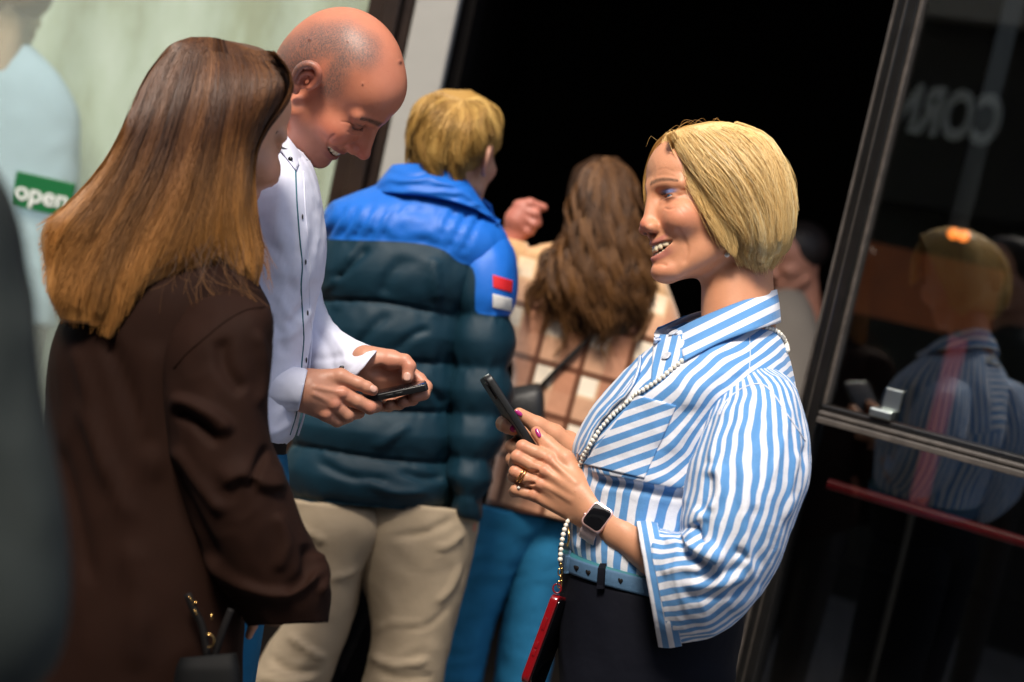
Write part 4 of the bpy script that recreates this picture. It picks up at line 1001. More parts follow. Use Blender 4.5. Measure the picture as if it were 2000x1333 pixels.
pin = res(np.array(plk), 40); off = np.gradient(pin, axis=0); off = np.stack([-off[:, 1], off[:, 0]], 1) / np.linalg.norm(off, axis=1)[:, None]
if off[20, 0] > 0: off = -off
rows = []
for o_, lf_ in ((26, 1.0), (22, 4.0), (2, 7.5), (0, 5.0), (1, 1.0)):
    q = pin + off * o_ * np.linspace(.3, .55, 40)[:, None]; wz_, N = drape(tt_, q); rows.append(np.concatenate([q, wz_[:, None] ], 1) + N * lf_)
V, fs, par = sheet(rows, 60, 14, 1.5)
obj('placket', W(V, D1), fs, M['stripe'], sh, {'sa': par[:, 0] * 2.4 + .1})
# inner button stand seen in the open neck, with two buttons
patch('button_stand', [p2(800, 380), p2(1000, 400), p2(990, 600), p2(770, 770)], tt_, D1, M['stripe'], sh, lambda V: {'sa': (V[:, 0] + .24 * V[:, 1]) / 24}, 4.5)
for c in (p2(898, 562), p2(952, 385)):
    wz, N = drape(tt_, [c]); n = N[0]; ax = np.cross(n, (0, 1, 0)); ax /= np.linalg.norm(ax); ay = np.cross(n, ax)
    cc = np.array((*c, wz[0])) + n * 7.5; k = 10
    V, fs = ball((0, 0, 0), (1, 1, 1), 20, 12); V = np.sign(V) * np.abs(V) ** .7; V = V * (9.5, 10, 2.2); rr = np.hypot(V[:, 0], V[:, 1]); V[:, 2] -= 1.2 * (rr < 5.5) * (V[:, 2] > 0)
    P = cc + V[:, 0:1]*ax + V[:, 1:2]*ay + V[:, 2:3]*n; bo = obj('button', W(P, D1), fs if volume(P-cc, fs) > 0 else fs[:, ::-1].copy(), M['button'], sh)
# collar: stand-up fall with a pointed front, both sides
# near side: from the front point round the neck to the back, then the far side down to its front point
top = [(1322, 646, -44), (1350, 630, -72), (1400, 608, -92), (1460, 585, -84), (1505, 569, -40), (1516, 566, 10), (1500, 570, 58), (1440, 588, 88), (1380, 606, 84), (1335, 620, 62), (1290, 640, 46)]
bot = [(1336, 706, -96), (1362, 692, -122), (1410, 668, -146), (1470, 646, -146), (1512, 634, -84), (1524, 628, 10), (1512, 634, 92), (1440, 640, 140), (1370, 650, 130), (1310, 655, 96), (1277, 652, 76)]
wz_, _ = drape(tt_, [b_[:2] for b_ in bot[:5]]); bot = [(*b_[:2], min(w_ - 9, b_[2])) for b_, w_ in zip(bot[:4], wz_)] + bot[4:]
wz_, _ = drape(tt_, [b_[:2] for b_ in bot[8:]], True); bot = bot[:8] + [(*b_[:2], w_ + 9) for b_, w_ in zip(bot[8:], wz_)]
mid_ = [((a_[0]+b_[0])/2 + .5, (a_[1]+b_[1])/2 - 4, (a_[2]+b_[2])/2 - (6 if a_[2] < 10 else -6)) for a_, b_ in zip(top, bot)]
V, fs, par = sheet([top, mid_, bot], 90, 14, 1.8)
cs = (V[:, 0] * .44 + V[:, 1] * .90) / 27.5 + .1
obj('collar', W(V, D1), fs, M['stripe'], sh, {'sa': cs})
V, fs, par = sheet([[(1330, 652, -50), (1400, 622, -84), (1470, 596, -70), (1505, 582, 10), (1450, 600, 76), (1380, 616, 76), (1300, 646, 50)], [(1334, 676, -66), (1402, 650, -100), (1480, 625, -80), (1512, 610, 10), (1450, 630, 95), (1380, 640, 90), (1296, 662, 60)]], 60, 6, 2)
obj('collar_stand', W(V, D1), fs, M['stripe'], sh, {'sa': V[:, 1] / 24})
# yoke seam and armhole seam as thin raised welts
def welt(name, poly, tree, d0, mat, root, r=1.3, n=40, lift=.6):
    P = res(np.array(poly, float), n); wz, N = drape(tree, P); Q = np.concatenate([P, wz[:, None]], 1) + N * lift
    V, fs = tube_px(Q, r, 6); return obj(name, W(V, d0), fs, mat, root)
welt('yoke_seam', [p2(1535, 380), p2(1540, 560), p2(1520, 745)], tt_, D1, M['stripe'], sh, .8)
# ---- near sleeve
SL = [(1424, 742, 1500, 716, -120, 120, 2.2), (1396, 785, 1548, 748, -158, 190, 2.3), (1372, 840, 1571, 812, -182, 235, 2.3), (1350, 905, 1582, 880, -200, 258, 2.3), (1338, 965, 1578, 945, -212, 265, 2.2), (1330, 1010, 1552, 1018, -220, 262, 2.2), (1330, 1034, 1522, 1098, -224, 250, 2.1), (1326, 1040, 1470, 1182, -224, 236, 2.1), (1306, 1036, 1408, 1236, -218, 222, 2.1), (1282, 1030, 1345, 1254, -206, 205, 2.1), (1262, 1024, 1310, 1260, -196, 188, 2.1)]
V, Fc, a, l = loft(SL, 170, 150, True, False, 2.2)
V = wrinkle(V, Fc, 58, 5.5, (1, .33, 1), 2); V = wrinkle(V, Fc, 24, 1.2, (1, .5, 1), 12)
def q4(x, y): return (1100 + x / 4, 860 + y / 4)
for f in (([q4(1160, 560), q4(1080, 640), q4(1110, 780), q4(1250, 960)], 9, 11, 1), ([q4(1010, 640), q4(1070, 760), q4(1120, 830)], 10, -16), ([q4(940, 700), q4(1000, 820), q4(1150, 930), q4(1250, 985)], 8, 13, -1), ([q4(900, 760), q4(980, 900), q4(1200, 1010)], 8, -7),
          ([q4(1220, 180), q4(1230, 400), q4(1130, 580)], 9, 9, 1), ([q4(1140, 250), q4(1130, 420), q4(1040, 560)], 9, -8), ([q4(1010, 100), q4(960, 300), q4(930, 520)], 9, 5), ([q4(1420, 100), q4(1430, 500), q4(1450, 900), q4(1480, 1130)], 8, 8, 1), ([q4(1500, 500), q4(1510, 800), q4(1540, 1020)], 12, -6),
          ([q4(1840, 60), q4(1830, 250), q4(1740, 640)], 8, 7), ([q4(1890, 30), q4(1880, 180), q4(1800, 480)], 7, -8), ([q4(1440, 960), q4(1280, 1030), q4(1000, 1060)], 9, -6), ([q4(1460, 1050), q4(1250, 1130), q4(900, 1130)], 10, 6), ([q4(1470, 1140), q4(1240, 1220), q4(940, 1220)], 9, -5), ([q4(1100, 1020), q4(900, 1000), q4(760, 1040)], 8, 5),
          ([q4(780, 780), q4(900, 800), q4(1040, 860)], 7, 5), ([q4(1330, 870), q4(1390, 890), q4(1440, 960)], 9, -9), ([q4(1290, 1330), q4(1420, 1280), q4(1560, 1150)], 9, 4),
          ([(1500, 770), (1480, 850), (1462, 930)], 8, -4), ([(1545, 790), (1530, 860), (1500, 950)], 8, 4), ([(1425, 790), (1400, 850), (1385, 905)], 8, 5)):
    V = crease(V, Fc, *f)
bulge = l
sv_, sf_ = V, Fc; tsv = bvh(V, Fc)
sl_ = obj('sleeve', W(V, D1), Fc, M['stripe'], sh, {'sa': a * 31.0 + .25 + .55 * perlin(V / np.array((90, 130, 90))) + .22 * perlin(V / 38)})
welt('armhole_seam', [(1405, 812), (1418, 785), (1445, 762), (1470, 752), (1490, 752), (1512, 772), (1530, 800), (1555, 835), (1572, 862)], bvh(np.concatenate([TV, sv_]), np.concatenate([TF, sf_ + len(TV)])), D1, M['stripe'], sh, 1.5, 60)
CF = [(1284, 1022, 1332, 1262, -200, 196, 2.2), (1264, 1018, 1310, 1266, -194, 190, 2.2), (1243, 1018, 1286, 1264, -186, 180, 2.2)]
V, Fc, a, l = loft(CF, 16, 120, False, False, 2.2, inner=46)
V = wrinkle(V, Fc, 34, 1.6, (1, 1, 1), 5)
obj('cuff', W(V, D1), Fc, M['stripe'], sh, {'sa': np.clip(l * 20 / 15.0, 0, 1.2) * 1.75 + .2})
# ---- far sleeve
V, Fc, a, l = loft([(1420, 730, 1500, 716, 120, 120), (1392, 790, 1545, 770, 165, 190), (1372, 880, 1550, 880, 195, 220), (1340, 960, 1525, 985, 205, 220), (1300, 985, 1430, 1080, 190, 190), (1262, 960, 1330, 1060, 160, 150)], 70, 70, True, False, 2.2, inner=30)
V = wrinkle(V, Fc, 60, 3, (1, .4, 1), 6); obj('sleeve', W(V, D1), Fc, M['stripe'], sh, {'sa': a * 25})
# ---- belt, trousers
def band(tree_secs, d0, n=8, m=96): return loft(tree_secs, n, m, True, True, 2.25)
B = [(1090, 1070, 1462, 1152, 0, 352, 2.25), (1090, 1086, 1458, 1166, 0, 356, 2.25), (1091, 1103, 1455, 1186, 0, 354, 2.25)]
V, Fc, a, l = band(B, D1); V = dip(V, .13, 900, 910); N = vnormals(V, Fc)
bl = obj('belt', W(V, D1), Fc, M['belt'], wm); tbl = bvh(V, Fc)
V2, Fc2, _, _ = band([(1094, 1067, 1460, 1149, 0, 342, 2.25), (1092, 1069, 1461, 1151, 0, 347, 2.25), (1091, 1070.5, 1462, 1152.5, 0, 351, 2.25)], D1); V2 = dip(V2, .13, 900, 910); obj('belt_edge', W(V2, D1), Fc2, M['belt_edge'], bl)
for c in ((1126, 1110), (1149, 1119), (1212, 1135)):     # heart-shaped holes
    q = np.linspace(0, 2*np.pi, 24)[:-1]; hx = 16*np.sin(q)**3; hy = -(13*np.cos(q) - 5*np.cos(2*q) - 2*np.cos(3*q) - np.cos(4*q)); P = np.array(c) + np.stack([hx*.30, hy*.42 + hx * .08], 1)
    wz, N = drape(tbl, P); Q = np.concatenate([P, wz[:, None]], 1) + N * 1.0; cc = Q.mean(0); cc = cc + N.mean(0) * .4; Q2 = Q - N * 2.5
    k = len(P); V = np.concatenate([Q, Q2, [cc]]); fs = [[i, (i+1) % k, k + (i+1) % k, k + i] for i in range(k)] + [[(i+1) % k, i, 2*k] for i in range(k)]
    obj('heart_hole', W(V, D1), fs, M['black'], bl)
def strap_loop(name, c0, c1, wd, mat, root, tree, th=4.):
    P = res(np.array([c0, c1], float), 12); wz, N = drape(tree, P); Q = np.concatenate([P, wz[:, None]], 1) + N * th * .6
    t = np.array((c1[0]-c0[0], c1[1]-c0[1], 0.)); t /= np.linalg.norm(t); b = np.cross(t, N.mean(0)); b /= np.linalg.norm(b); V = []
    for p, n in zip(Q, N):
        for x, y in ((-1, -1), (1, -1), (1, 1), (-1, 1)): V.append(p + b * x * wd / 2 + n * y * th / 2)
    k = len(Q); fs = [[i*4+j, i*4+(j+1) % 4, (i+1)*4+(j+1) % 4, (i+1)*4+j] for i in range(k-1) for j in range(4)] + [[0, 1, 2, 3], [(k-1)*4+j for j in (3, 2, 1, 0)]]
    return obj(name, W(np.array(V), D1), fs, mat, root, smooth=False)
strap_loop('belt_keeper', (1113, 1070), (1109, 1120), 9, M['belt'], bl, tbl, 6); strap_loop('belt_loop', (1177, 1108), (1175, 1150), 14, M['navy'], wm, tbl, 7)
hipz = W([(1270, 1170, 0)], D1)[0]
L1, ank1 = legs_down([(1095, 1098, 1452, 1180, 0, 345, 2.2), (1093, 1170, 1452, 1225, -4, 350, 2.2), (1090, 1260, 1440, 1290, -20, 320, 2.2), (1092, 1345, 1432, 1350, -70, 210, 2.2)], D1, (.0, .02), shrink=.48)
garment('trousers', L1, D1, M['navy'], wm, 90, 80, folds=[([(1180, 1170), (1190, 1240), (1200, 1320)], 7, 3), ([(1095, 1150), (1098, 1240), (1106, 1330)], 4, 4), ([(1330, 1240), (1350, 1250), (1420, 1238)], 4, 3)], post=lambda V, Fc, a, l: np.stack([V[:, 0], V[:, 1] - .12 * V[:, 2] * (1 - smooth01((V[:, 1] - 1120) / 250)), V[:, 2]], 1), wr=[(60, 2.5, (1, .4, 1), 3)])
L2, ank2 = legs_down([(1130, 1230, 1420, 1250, 60, 220, 2.2), (1110, 1345, 1425, 1350, 85, 200, 2.2)], D1, (.05, .04), shrink=.48)
garment('trouser_leg', L2, D1, M['navy'], wm, 50, 48)
shoe(ank1, (-1, -.25), D1, wm); shoe(ank2, (-1, -.25), D1, wm)
# ---- watch
ad = np.array((.83, .555, -.28)); ad /= np.linalg.norm(ad); nn = np.array((-.16, -.34, -.92)); nn -= ad * (nn @ ad); nn /= np.linalg.norm(nn); cr = np.cross(nn, ad)
wc = np.array((1167, 1012, -146))
V, fs = box_px(wc, ad * 23.5, nn * 6, cr * 28, .45); wo_ = obj('watch', W(V, D1), fs, M['watch_case'], wm)
V, fs = box_px(wc + nn * 4.5, ad * 20.5, nn * 2.6, cr * 25, .45); obj('watch_screen', W(V, D1), fs, M['screen'], wo_)
V, fs = ball(wc - ad * 24 + cr * -8 + nn * .5, 4.2, 12, 8); obj('watch_crown', W(V, D1), fs, M['watch_case'], wo_)
q = np.linspace(.62, 2 * np.pi - .62, 40); cen = wc - nn * 33; Vb = []
for t in q:
    p = cen + nn * 34 * math.cos(t) + cr * 41 * math.sin(t); n2 = nn * math.cos(t) * 41 + cr * math.sin(t) * 34; n2 /= np.linalg.norm(n2); hw = 17.5
    for x, y in ((-1, -1), (1, -1), (1, 1), (-1, 1)): Vb.append(p + ad * x * hw + n2 * (y * 1.9 + 1.2))
k = len(q); fs = [[i*4+j, i*4+(j+1) % 4, (i+1)*4+(j+1) % 4, (i+1)*4+j] for i in range(k-1) for j in range(4)] + [[0, 1, 2, 3], [(k-1)*4+j for j in (3, 2, 1, 0)]]
bevel_obj(obj('watch_band', W(np.array(Vb), D1), fs, M['watch_band'], wo_, smooth=False), .0008)
# ---- her phone
ph = thing('phone', tuple(W([(990, 800, 0)], D1)[0]), 'black phone held up in both hands by the woman in the striped shirt', 'phone', 'phones held in the hands of people')
Lx = np.array((-.54, -.84, .0)); Lx /= np.linalg.norm(Lx); Dp = np.array((-.22, -.13, .97)); Dp -= Lx * (Dp @ Lx); Dp /= np.linalg.norm(Dp); Tn = np.cross(Lx, Dp)
pc = np.array((951, 730, -42)) - Lx * 100 + Dp * 46 + np.array((0, 3, 0))
V, fs = box_px(pc, Lx * 100, Tn * 7.2, Dp * 50, .3); obj('case', W(V, D1), fs, M['phone'], ph)
sg_ = 1 if Tn[0] > 0 else -1
V, fs = box_px(pc + Tn * sg_ * 6, Lx * 96, Tn * 2, Dp * 46, .3); obj('display', W(V, D1), fs, M['screen'], ph)
V, fs = box_px(pc - Tn * sg_ * 8 + Lx * 70 - Dp * 22, Lx * 20, Tn * 2.5, Dp * 20, .5); obj('camera_bump', W(V, D1), fs, M['phone'], ph)
V, fs = box_px(pc + Lx * 99.6, Tn * 5.2, Lx * 1.2, Dp * 40, .2); obj('frame_top', W(V, D1), fs, M['steel'], ph)
# ---- string of pearls with the red phone case hanging from it
st = thing('pearl_strap', tuple(W([(1335, 715, -140)], D1)[0]), 'long string of pearls worn across the striped shirt, carrying the red phone case', 'phone strap')
base = None
def pearls(P3, r, gap):
    global base
    L = np.concatenate([[0], np.cumsum(np.linalg.norm(np.diff(P3, axis=0), axis=1))]); n = int(L[-1] / gap)
    for k in range(n + 1):
        x = k * gap; p = np.array([np.interp(x, L, P3[:, i]) for i in range(3)])
        wp_ = W([p], D1)[0]
        if base is None:
            V, fs = ball((0, 0, 0), r * D1 / F, 14, 9); base = obj('pearl', V + np.array(st.location), fs, M['pearl'], st); o = base
        else: o = base.copy(); COL.objects.link(o); o.parent = st
        o.location = tuple(wp_ - np.array(st.location)); o.scale = (1 + .06 * math.sin(k * 5.1),) * 3
strand = res(np.array([p2(1010, 592), p2(930, 655), p2(850, 725), p2(740, 795), p2(640, 865), p2(550, 940), p2(460, 1020), p2(380, 1110), p2(310, 1220), p2(262, 1300), (1139, 903), (1128, 930)], float), 80)
wz, N = drape(tt_, strand); pearls(np.concatenate([strand, wz[:, None]], 1) + N * 4.0, 4.6, 9.8)
sk_ = res(np.array([(1494, 642), (1508, 646), (1522, 656), (1532, 672), (1536, 690)], float), 20); wz, N = drape(tt_, sk_); pearls(np.concatenate([sk_, wz[:, None]], 1) + N * 4, 4.4, 9.6)
hang = res(np.array([(1112, 1012, -96), (1104, 1030, -110), (1099, 1050, -112), (1096, 1072, -112), (1094, 1096, -110)], float), 30); pearls(hang, 4.6, 9.8)
V, fs = tube_px(np.array([(1110, 1030, -100), (1112, 1050, -102), (1108, 1068, -105)]), 2.2, 8); obj('gold_link', W(V, D1), fs, M['gold'], st)
for k, (u, v) in enumerate(((1096, 1106), (1094, 1118), (1096, 1130), (1093, 1142))):
    q = np.linspace(0, 2*np.pi, 17)[:-1]; P = np.stack([u + 4*np.cos(q)*(1 if k % 2 else .4), v + 7*np.sin(q), -110 + 4*np.cos(q)*(.4 if k % 2 else 1)], 1); V, fs = tube_px(P, 1.3, 6, True); obj('chain_link', W(V, D1), fs, M['gold'], st)
q = np.linspace(0, 2*np.pi, 21)[:-1]; V, fs = tube_px(np.stack([1088 + 8*np.cos(q), 1150 + 9*np.sin(q), np.full(20, -110.)], 1), 1.6, 8, True); obj('ring', W(V, D1), fs, M['red_case'], st)
rc = thing('phone_case', tuple(W([(1055, 1245, -100)], D1)[0]), 'shiny dark red phone case hanging edge-on from the pearl strap', 'phone case')
La = np.array((-.345, .94, 0)); La /= np.linalg.norm(La); Dd = np.array((.30, .11, .95)); Dd -= La * (Dd @ La); Dd /= np.linalg.norm(Dd); Tt = np.cross(La, Dd)
c0_ = np.array((1085, 1163, -112)) + La * 90 + Dd * 48
V, fs = box_px(c0_, La * 92, Tt * 8.5, Dd * 50, .3); obj('shell', W(V, D1), fs, M['red_case'], rc)
V, fs = box_px(c0_ + Tt * (-9 if Tt[0] < 0 else 9), La * 86, Tt * 2, Dd * 44, .3); obj('back_glass', W(V, D1), fs, M['screen'], rc)
for t in (-30, 14, 30):
    V, fs = box_px(c0_ - Dd * 50.5 + La * t, La * (12 if t < 0 else 6), Tt * 3, Dd * 1.6, .3); obj('side_button', W(V, D1), fs, M['red_case'], rc)
V, fs = box_px(c0_ + La * 62 + Tt * (9 if Tt[0] < 0 else -9), La * 20, Tt * 3.2, Dd * 22, .5); obj('camera_bump', W(V, D1), fs, M['red_case'], rc)
# ================================================================== the bald man in the white shirt
D2 = 2.05
gp = W([(560, 900, 40)], D2)[0]
mn = thing('person', (gp[0], gp[1], 0), 'bald man in a white shirt with dark buttons, bent over the phone in his hands', 'person', 'people outside and inside the shop entrance')
MW = (.56, .205, .12); MR = (.56, .115, .085)
ps2 = Pose((659, 153, 0), (.574, .811, -.113), (.705, -.56, -.436), D2, .945)
s = head_sdf(1.7, smile=.7, opened=.45, neck=((-48, 0, -32), (4, -22, -165)), nr=(46, 40), jaw=1.1, nose=1.06, male=True, slit=0, cr=.93)
HV, HF = s.mesh(1)
Ct = tint_face(HV, MW, (.36, .085, .07), MR, (.06, .03, .02), .7, .45, True)
Lm = HV.copy(); ay_ = np.abs(Lm[:, 1])
hq = ps2(HV); nz_ = vnormals(hq, HF)
d1 = polydist(hq, [(548, 150), (572, 112), (620, 82), (672, 78), (708, 98)])[0]; d2 = polydist(hq, [(690, 100), (664, 130), (646, 170)])[0]
stub = np.maximum(np.exp(-(d1 / 40) ** 4), .95 * np.exp(-(d2 / 26) ** 3)) * (nz_[:, 2] < .35)
Ct = lerp(Ct, (.12, .09, .082), .8 * stub * (.9 + .25 * perlin(HV * .04) + .22 * np.random.RandomState(2).normal(size=len(HV))))
Ct = lerp(Ct, (.14, .04, .028), .75 * blob(HV, (80, -33, -3), (16, 17, 6))); brd = smooth01((-48 - Lm[:, 2]) / 20) * smooth01((Lm[:, 0] - 10) / 30) * smooth01((Lm[:, 2] + 125) / 12)  # shade under the brow painted dark around the near eye; beard mask
Ct = lerp(Ct, (.26, .14, .11), .42 * brd)
hp = ps2(HV)
for c, r in (((605, 78), 2.8), ((781, 122), 3.6), ((708, 165), 1.8), ((680, 82), 1.4)):   # moles
    dd = np.hypot(hp[:, 0] - c[0], hp[:, 1] - c[1]); nz = vnormals(hp, HF)
    g = np.exp(-(dd / r) ** 2) * (nz[:, 2] < .1); Ct = lerp(Ct, (.16, .05, .035), g); hp = hp + nz * (g * 1.8)[:, None]
for poly, wd, am in (([(655, 262), (642, 275), (640, 296)], 3, -2.2), ([(728, 236), (712, 240), (700, 250)], 2.0, -1.6), ([(706, 262), (690, 262), (676, 256)], 1.8, -1.4), ([(694, 246), (680, 240), (664, 238)], 1.4, -1.2)): hp = crease(hp, HF, poly, wd, am)
def m_near(s):
    for a, r0, b, r1 in (((604, 752, -108), 28, (666, 768, -105), 18), ((602, 766, -110), 28, (651, 789, -108), 17), ((600, 784, -106), 25, (636, 808, -104), 15), ((606, 745, -108), 24, (666, 736, -110), 16)): s.cap(a, b, r0, r1, 10)
    s.cap((598, 764, -108), (640, 775, -100), 35, 28, 14); s.cap((598, 764, -108), (520, 762, -110), 35, 38, 10)
    s.chain([(664, 736, -112, 16.5), (700, 750, -112, 12.8), (716, 757, -110, 12), (728, 763, -108, 10.8)], 5)
    s.chain([(668, 769, -108, 17.5), (698, 784, -106, 14.5), (722, 796, -100, 13.6), (734, 794, -72, 12), (722, 786, -48, 11)], 4)
    s.chain([(652, 790, -108, 17), (678, 811, -98, 13.8), (700, 806, -66, 12), (690, 795, -40, 11)], 4)
    s.chain([(636, 809, -104, 15), (658, 822, -90, 12.6), (682, 815, -62, 11)], 4)
    for p in ((668, 768, -122), (652, 790, -122), (636, 809, -116)): s.ell(p, (10, 9, 7), 6)
    for a, b in (((615, 757, -140), (660, 766, -124)), ((613, 770, -141), (646, 786, -124))): s.cap(a, b, 3, 2.5, 7)
AV, AF = hand_mesh((505, 690, -160), (755, 845, -20), m_near)
def m_far(s):
    s.cap((714, 710, -24), (640, 694, 40), 26, 26, 10)
    s.cap((714, 704, -34), (764, 704, -40), 30, 21, 12); s.cap((716, 722, -18), (782, 752, -8), 27, 17, 12); s.cap((708, 732, -14), (766, 768, -2), 24, 15, 10); s.cap((714, 712, -20), (795, 735, -14), 26, 16, 12)
    s.ell((752, 728, -52), (30, 15, 16), 10, sub=True)
    s.chain([(762, 704, -44, 20), (790, 706, -52, 14), (799, 716, -56, 13.2), (796, 738, -60, 11.5)], 5)
    s.chain([(796, 728, -18, 16.5), (818, 742, -22, 14), (832, 756, -34, 12.5), (828, 770, -50, 11.5), (808, 777, -60, 11)], 4)
    s.chain([(784, 752, -8, 15), (810, 768, -10, 12.5), (806, 781, -38, 11.5), (786, 786, -56, 11)], 3.5)
    s.chain([(768, 766, -2, 14), (786, 778, -4, 12), (780, 790, -32, 11), (760, 792, -52, 10.5)], 3.5)
    s.chain([(750, 772, 0, 13), (766, 786, -4, 10.5), (760, 795, -28, 10), (744, 795, -44, 9.5)], 3.5)
BV, BF = hand_mesh((610, 620, -90), (860, 825, 40), m_far)
bod, bo_f, _, _ = loft([(505, 290, 570, 305, 30, 90), (470, 350, 600, 370, 20, 280), (440, 500, 600, 500, 20, 360), (430, 700, 560, 700, 20, 320), (440, 860, 540, 860, 20, 280)], 20, 24)
V, fs = join([(hp, HF), (AV, AF), (BV, BF), (bod, bo_f)])
mc = lambda V, kk: tint_hand(V, (.50, .235, .15), (.55, .15, .10), kk)
C = np.concatenate([Ct, mc(AV, [(668, 768, -120, 15), (652, 790, -120, 15), (636, 809, -114, 14), (724, 797, -105, 16)]), mc(BV, [(760, 720, -50, 26), (797, 716, -60, 16), (812, 750, -40, 20), (796, 775, -50, 22)]), np.tile(MW, (len(bod), 1))])
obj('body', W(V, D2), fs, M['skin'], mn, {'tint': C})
teeth_part(ps2, D2, mn, .45, .7, low=False)
an, bn = bvh(AV, AF), bvh(BV, BF)
nail(an, (729, 760), (.9, .4), 15, 14, D2, mn, M['nail']); nail(bn, (795, 736), (-.1, 1), 17, 15, D2, mn, M['nail'])
# lashes and brow of the lowered eye
P = [strands([[ps2((84 - 9*t, -(19 + 24*t), -3.2 - 1.4*math.sin(t*3))), ps2((89 - 9*t, -(20 + 25*t), -6)), ps2((92 - 9*t, -(20.5 + 26*t), -7))]] * 2, 1, None, 4, .55, 0, 0, 1, 3)[:2] for t in np.linspace(0, 1, 18)]
V, fs = join(P); obj('eyelashes', W(V, D2), fs, M['lash'], mn)
# shirt
ST = [(535, 262, 592, 300, 10, 170, 2.2), (470, 310, 612, 330, 10, 300, 2.3), (430, 360, 627, 390, 5, 390, 2.4), (410, 430, 637, 465, 0, 400, 2.3), (405, 510, 634, 530, 0, 385, 2.3), (405, 590, 616, 602, 0, 365, 2.2), (400, 680, 602, 690, 0, 350, 2.2), (400, 770, 588, 790, 0, 340, 2.2), (400, 850, 574, 852, 0, 335, 2.2), (405, 872, 556, 870, 0, 310, 2.2)]
msh, MV, MF = garment('shirt', ST, D2, M['white_shirt'], mn, 120, 96, folds=[([(560, 330), (540, 400), (545, 480), (565, 560)], 14, 5), ([(600, 430), (588, 500), (570, 560)], 8, 4), ([(530, 470), (560, 520), (575, 580)], 9, -4), ([(620, 545), (600, 590), (560, 640)], 9, -6), ([(612, 600), (585, 640), (540, 670)], 9, 5), ([(600, 350), (615, 420), (618, 500)], 10, -3), ([(520, 610), (545, 650), (560, 700)], 9, -4), ([(600, 700), (570, 760), (540, 820)], 8, 4), ([(585, 800), (555, 835), (520, 850)], 7, 4), ([(540, 570), (560, 610), (590, 640)], 8, 4)], wr=[(55, 4.2, (1, .6, 1), 4), (20, 1.0, (1, .8, 1), 5)])
tm = bvh(MV, MF)
pl = [(577, 334), (580, 400), (585, 462), (590, 519), (588, 560), (591, 620), (593, 660), (590, 700), (585, 760), (578, 810), (566, 850)]
welt('piping', pl, tm, D2, M['teal_pipe'], msh, 1.7, 80, .3)
welt('placket_fold', [(u + 16, v + 2) for u, v in pl], tm, D2, M['white_shirt'], msh, 2.2, 80, -.6)
for c in ((590, 424), (596, 512), (600, 612), (597, 704)):
    wz, N = drape(tm, [c]); V, fs = ball((0, 0, 0), (1.7, 5.5, 3), 12, 8); obj('button', W(V + np.array((*c, wz[0])) + N[0]*1.5, D2), fs, M['black_button'], msh)
top = [(594, 310, -52), (577, 286, -80), (557, 261, -92), (530, 235, -84), (505, 232, 10), (530, 250, 90), (575, 285, 88), (600, 306, 40)]
bot = [(579, 332, -66), (566, 316, -98), (548, 296, -116), (515, 280, -110), (485, 270, 10), (515, 290, 116), (575, 320, 110), (616, 335, 60)]
wz_, _ = drape(tm, [b_[:2] for b_ in bot[:4]]); bot = [(*b_[:2], w_ - 9) for b_, w_ in zip(bot[:4], wz_)] + bot[4:]
V, fs, par = sheet([top, [((a_[0]+b_[0])/2, (a_[1]+b_[1])/2, (a_[2]+b_[2])/2 - (8 if a_[2] < 0 else -8)) for a_, b_ in zip(top, bot)], bot], 70, 12, 2)
obj('collar', W(V, D2), fs, M['white_shirt'], msh)
V, fs, par = sheet([[(594, 311, -48), (604, 314, 0), (600, 314, 50), (570, 290, 80)], [(584, 336, -84), (606, 338, -20), (608, 338, 60), (580, 320, 96)]], 30, 6, 2); obj('collar_stand', W(V, D2), fs, M['grey_collar'], msh)
V, fs = ball((567, 311, float(drape(tm, [(567, 311)])[0][0]) - 13), (5, 5, 3), 14, 8); obj('collar_button', W(V, D2), fs, M['black_button'], msh)
# sleeves
o, V, Fc = garment('sleeve', [(430, 380, 470, 380, -170, 110), (400, 450, 480, 450, -190, 140), (395, 560, 470, 580, -200, 135), (420, 680, 470, 770, -180, 120), (480, 706, 480, 806, -140, 100), (530, 712, 522, 806, -115, 92)], D2, M['white_shirt'], msh, 60, 48, wr=[(45, 3, (1, 1, 1), 8)])
garment('cuff', [(520, 706, 514, 806, -120, 98, 2.2), (560, 713, 545, 806, -112, 94, 2.2), (601, 722, 583, 803, -108, 88, 2.2)], D2, M['white_shirt'], msh, 20, 60, inner=30, cap0=False, cap1=False, wr=[(40, 1.6, (1, 1, 1), 9)], folds=[([(520, 776), (550, 790), (584, 792)], 3, -2.2)])
o, fv, ff = garment('sleeve', [(520, 420, 600, 400, 150, 110), (530, 520, 618, 500, 150, 130), (540, 640, 634, 596, 110, 120), (590, 720, 664, 644, 50, 110), (640, 742, 704, 668, 5, 98), (688, 746, 738, 682, -24, 128)], D2, M['white_shirt'], msh, 80, 64, wr=[(42, 2.2, (1, 1, 1), 10)], folds=[([(615, 640), (640, 680), (650, 730)], 8, -5), ([(640, 640), (668, 680), (680, 720)], 8, 5), ([(600, 700), (640, 700), (690, 690)], 7, -4), ([(660, 735), (690, 715), (716, 690)], 3, -2)])
tf_ = bvh(fv, ff); wz, N = drape(tf_, [(669, 720)]); V, fs = ball((0, 0, 0), (6, 4.5, 3), 12, 8); obj('button', W(V + np.array((669, 719, wz[0])) + N[0]*1.5, D2), fs, M['black_button'], msh)
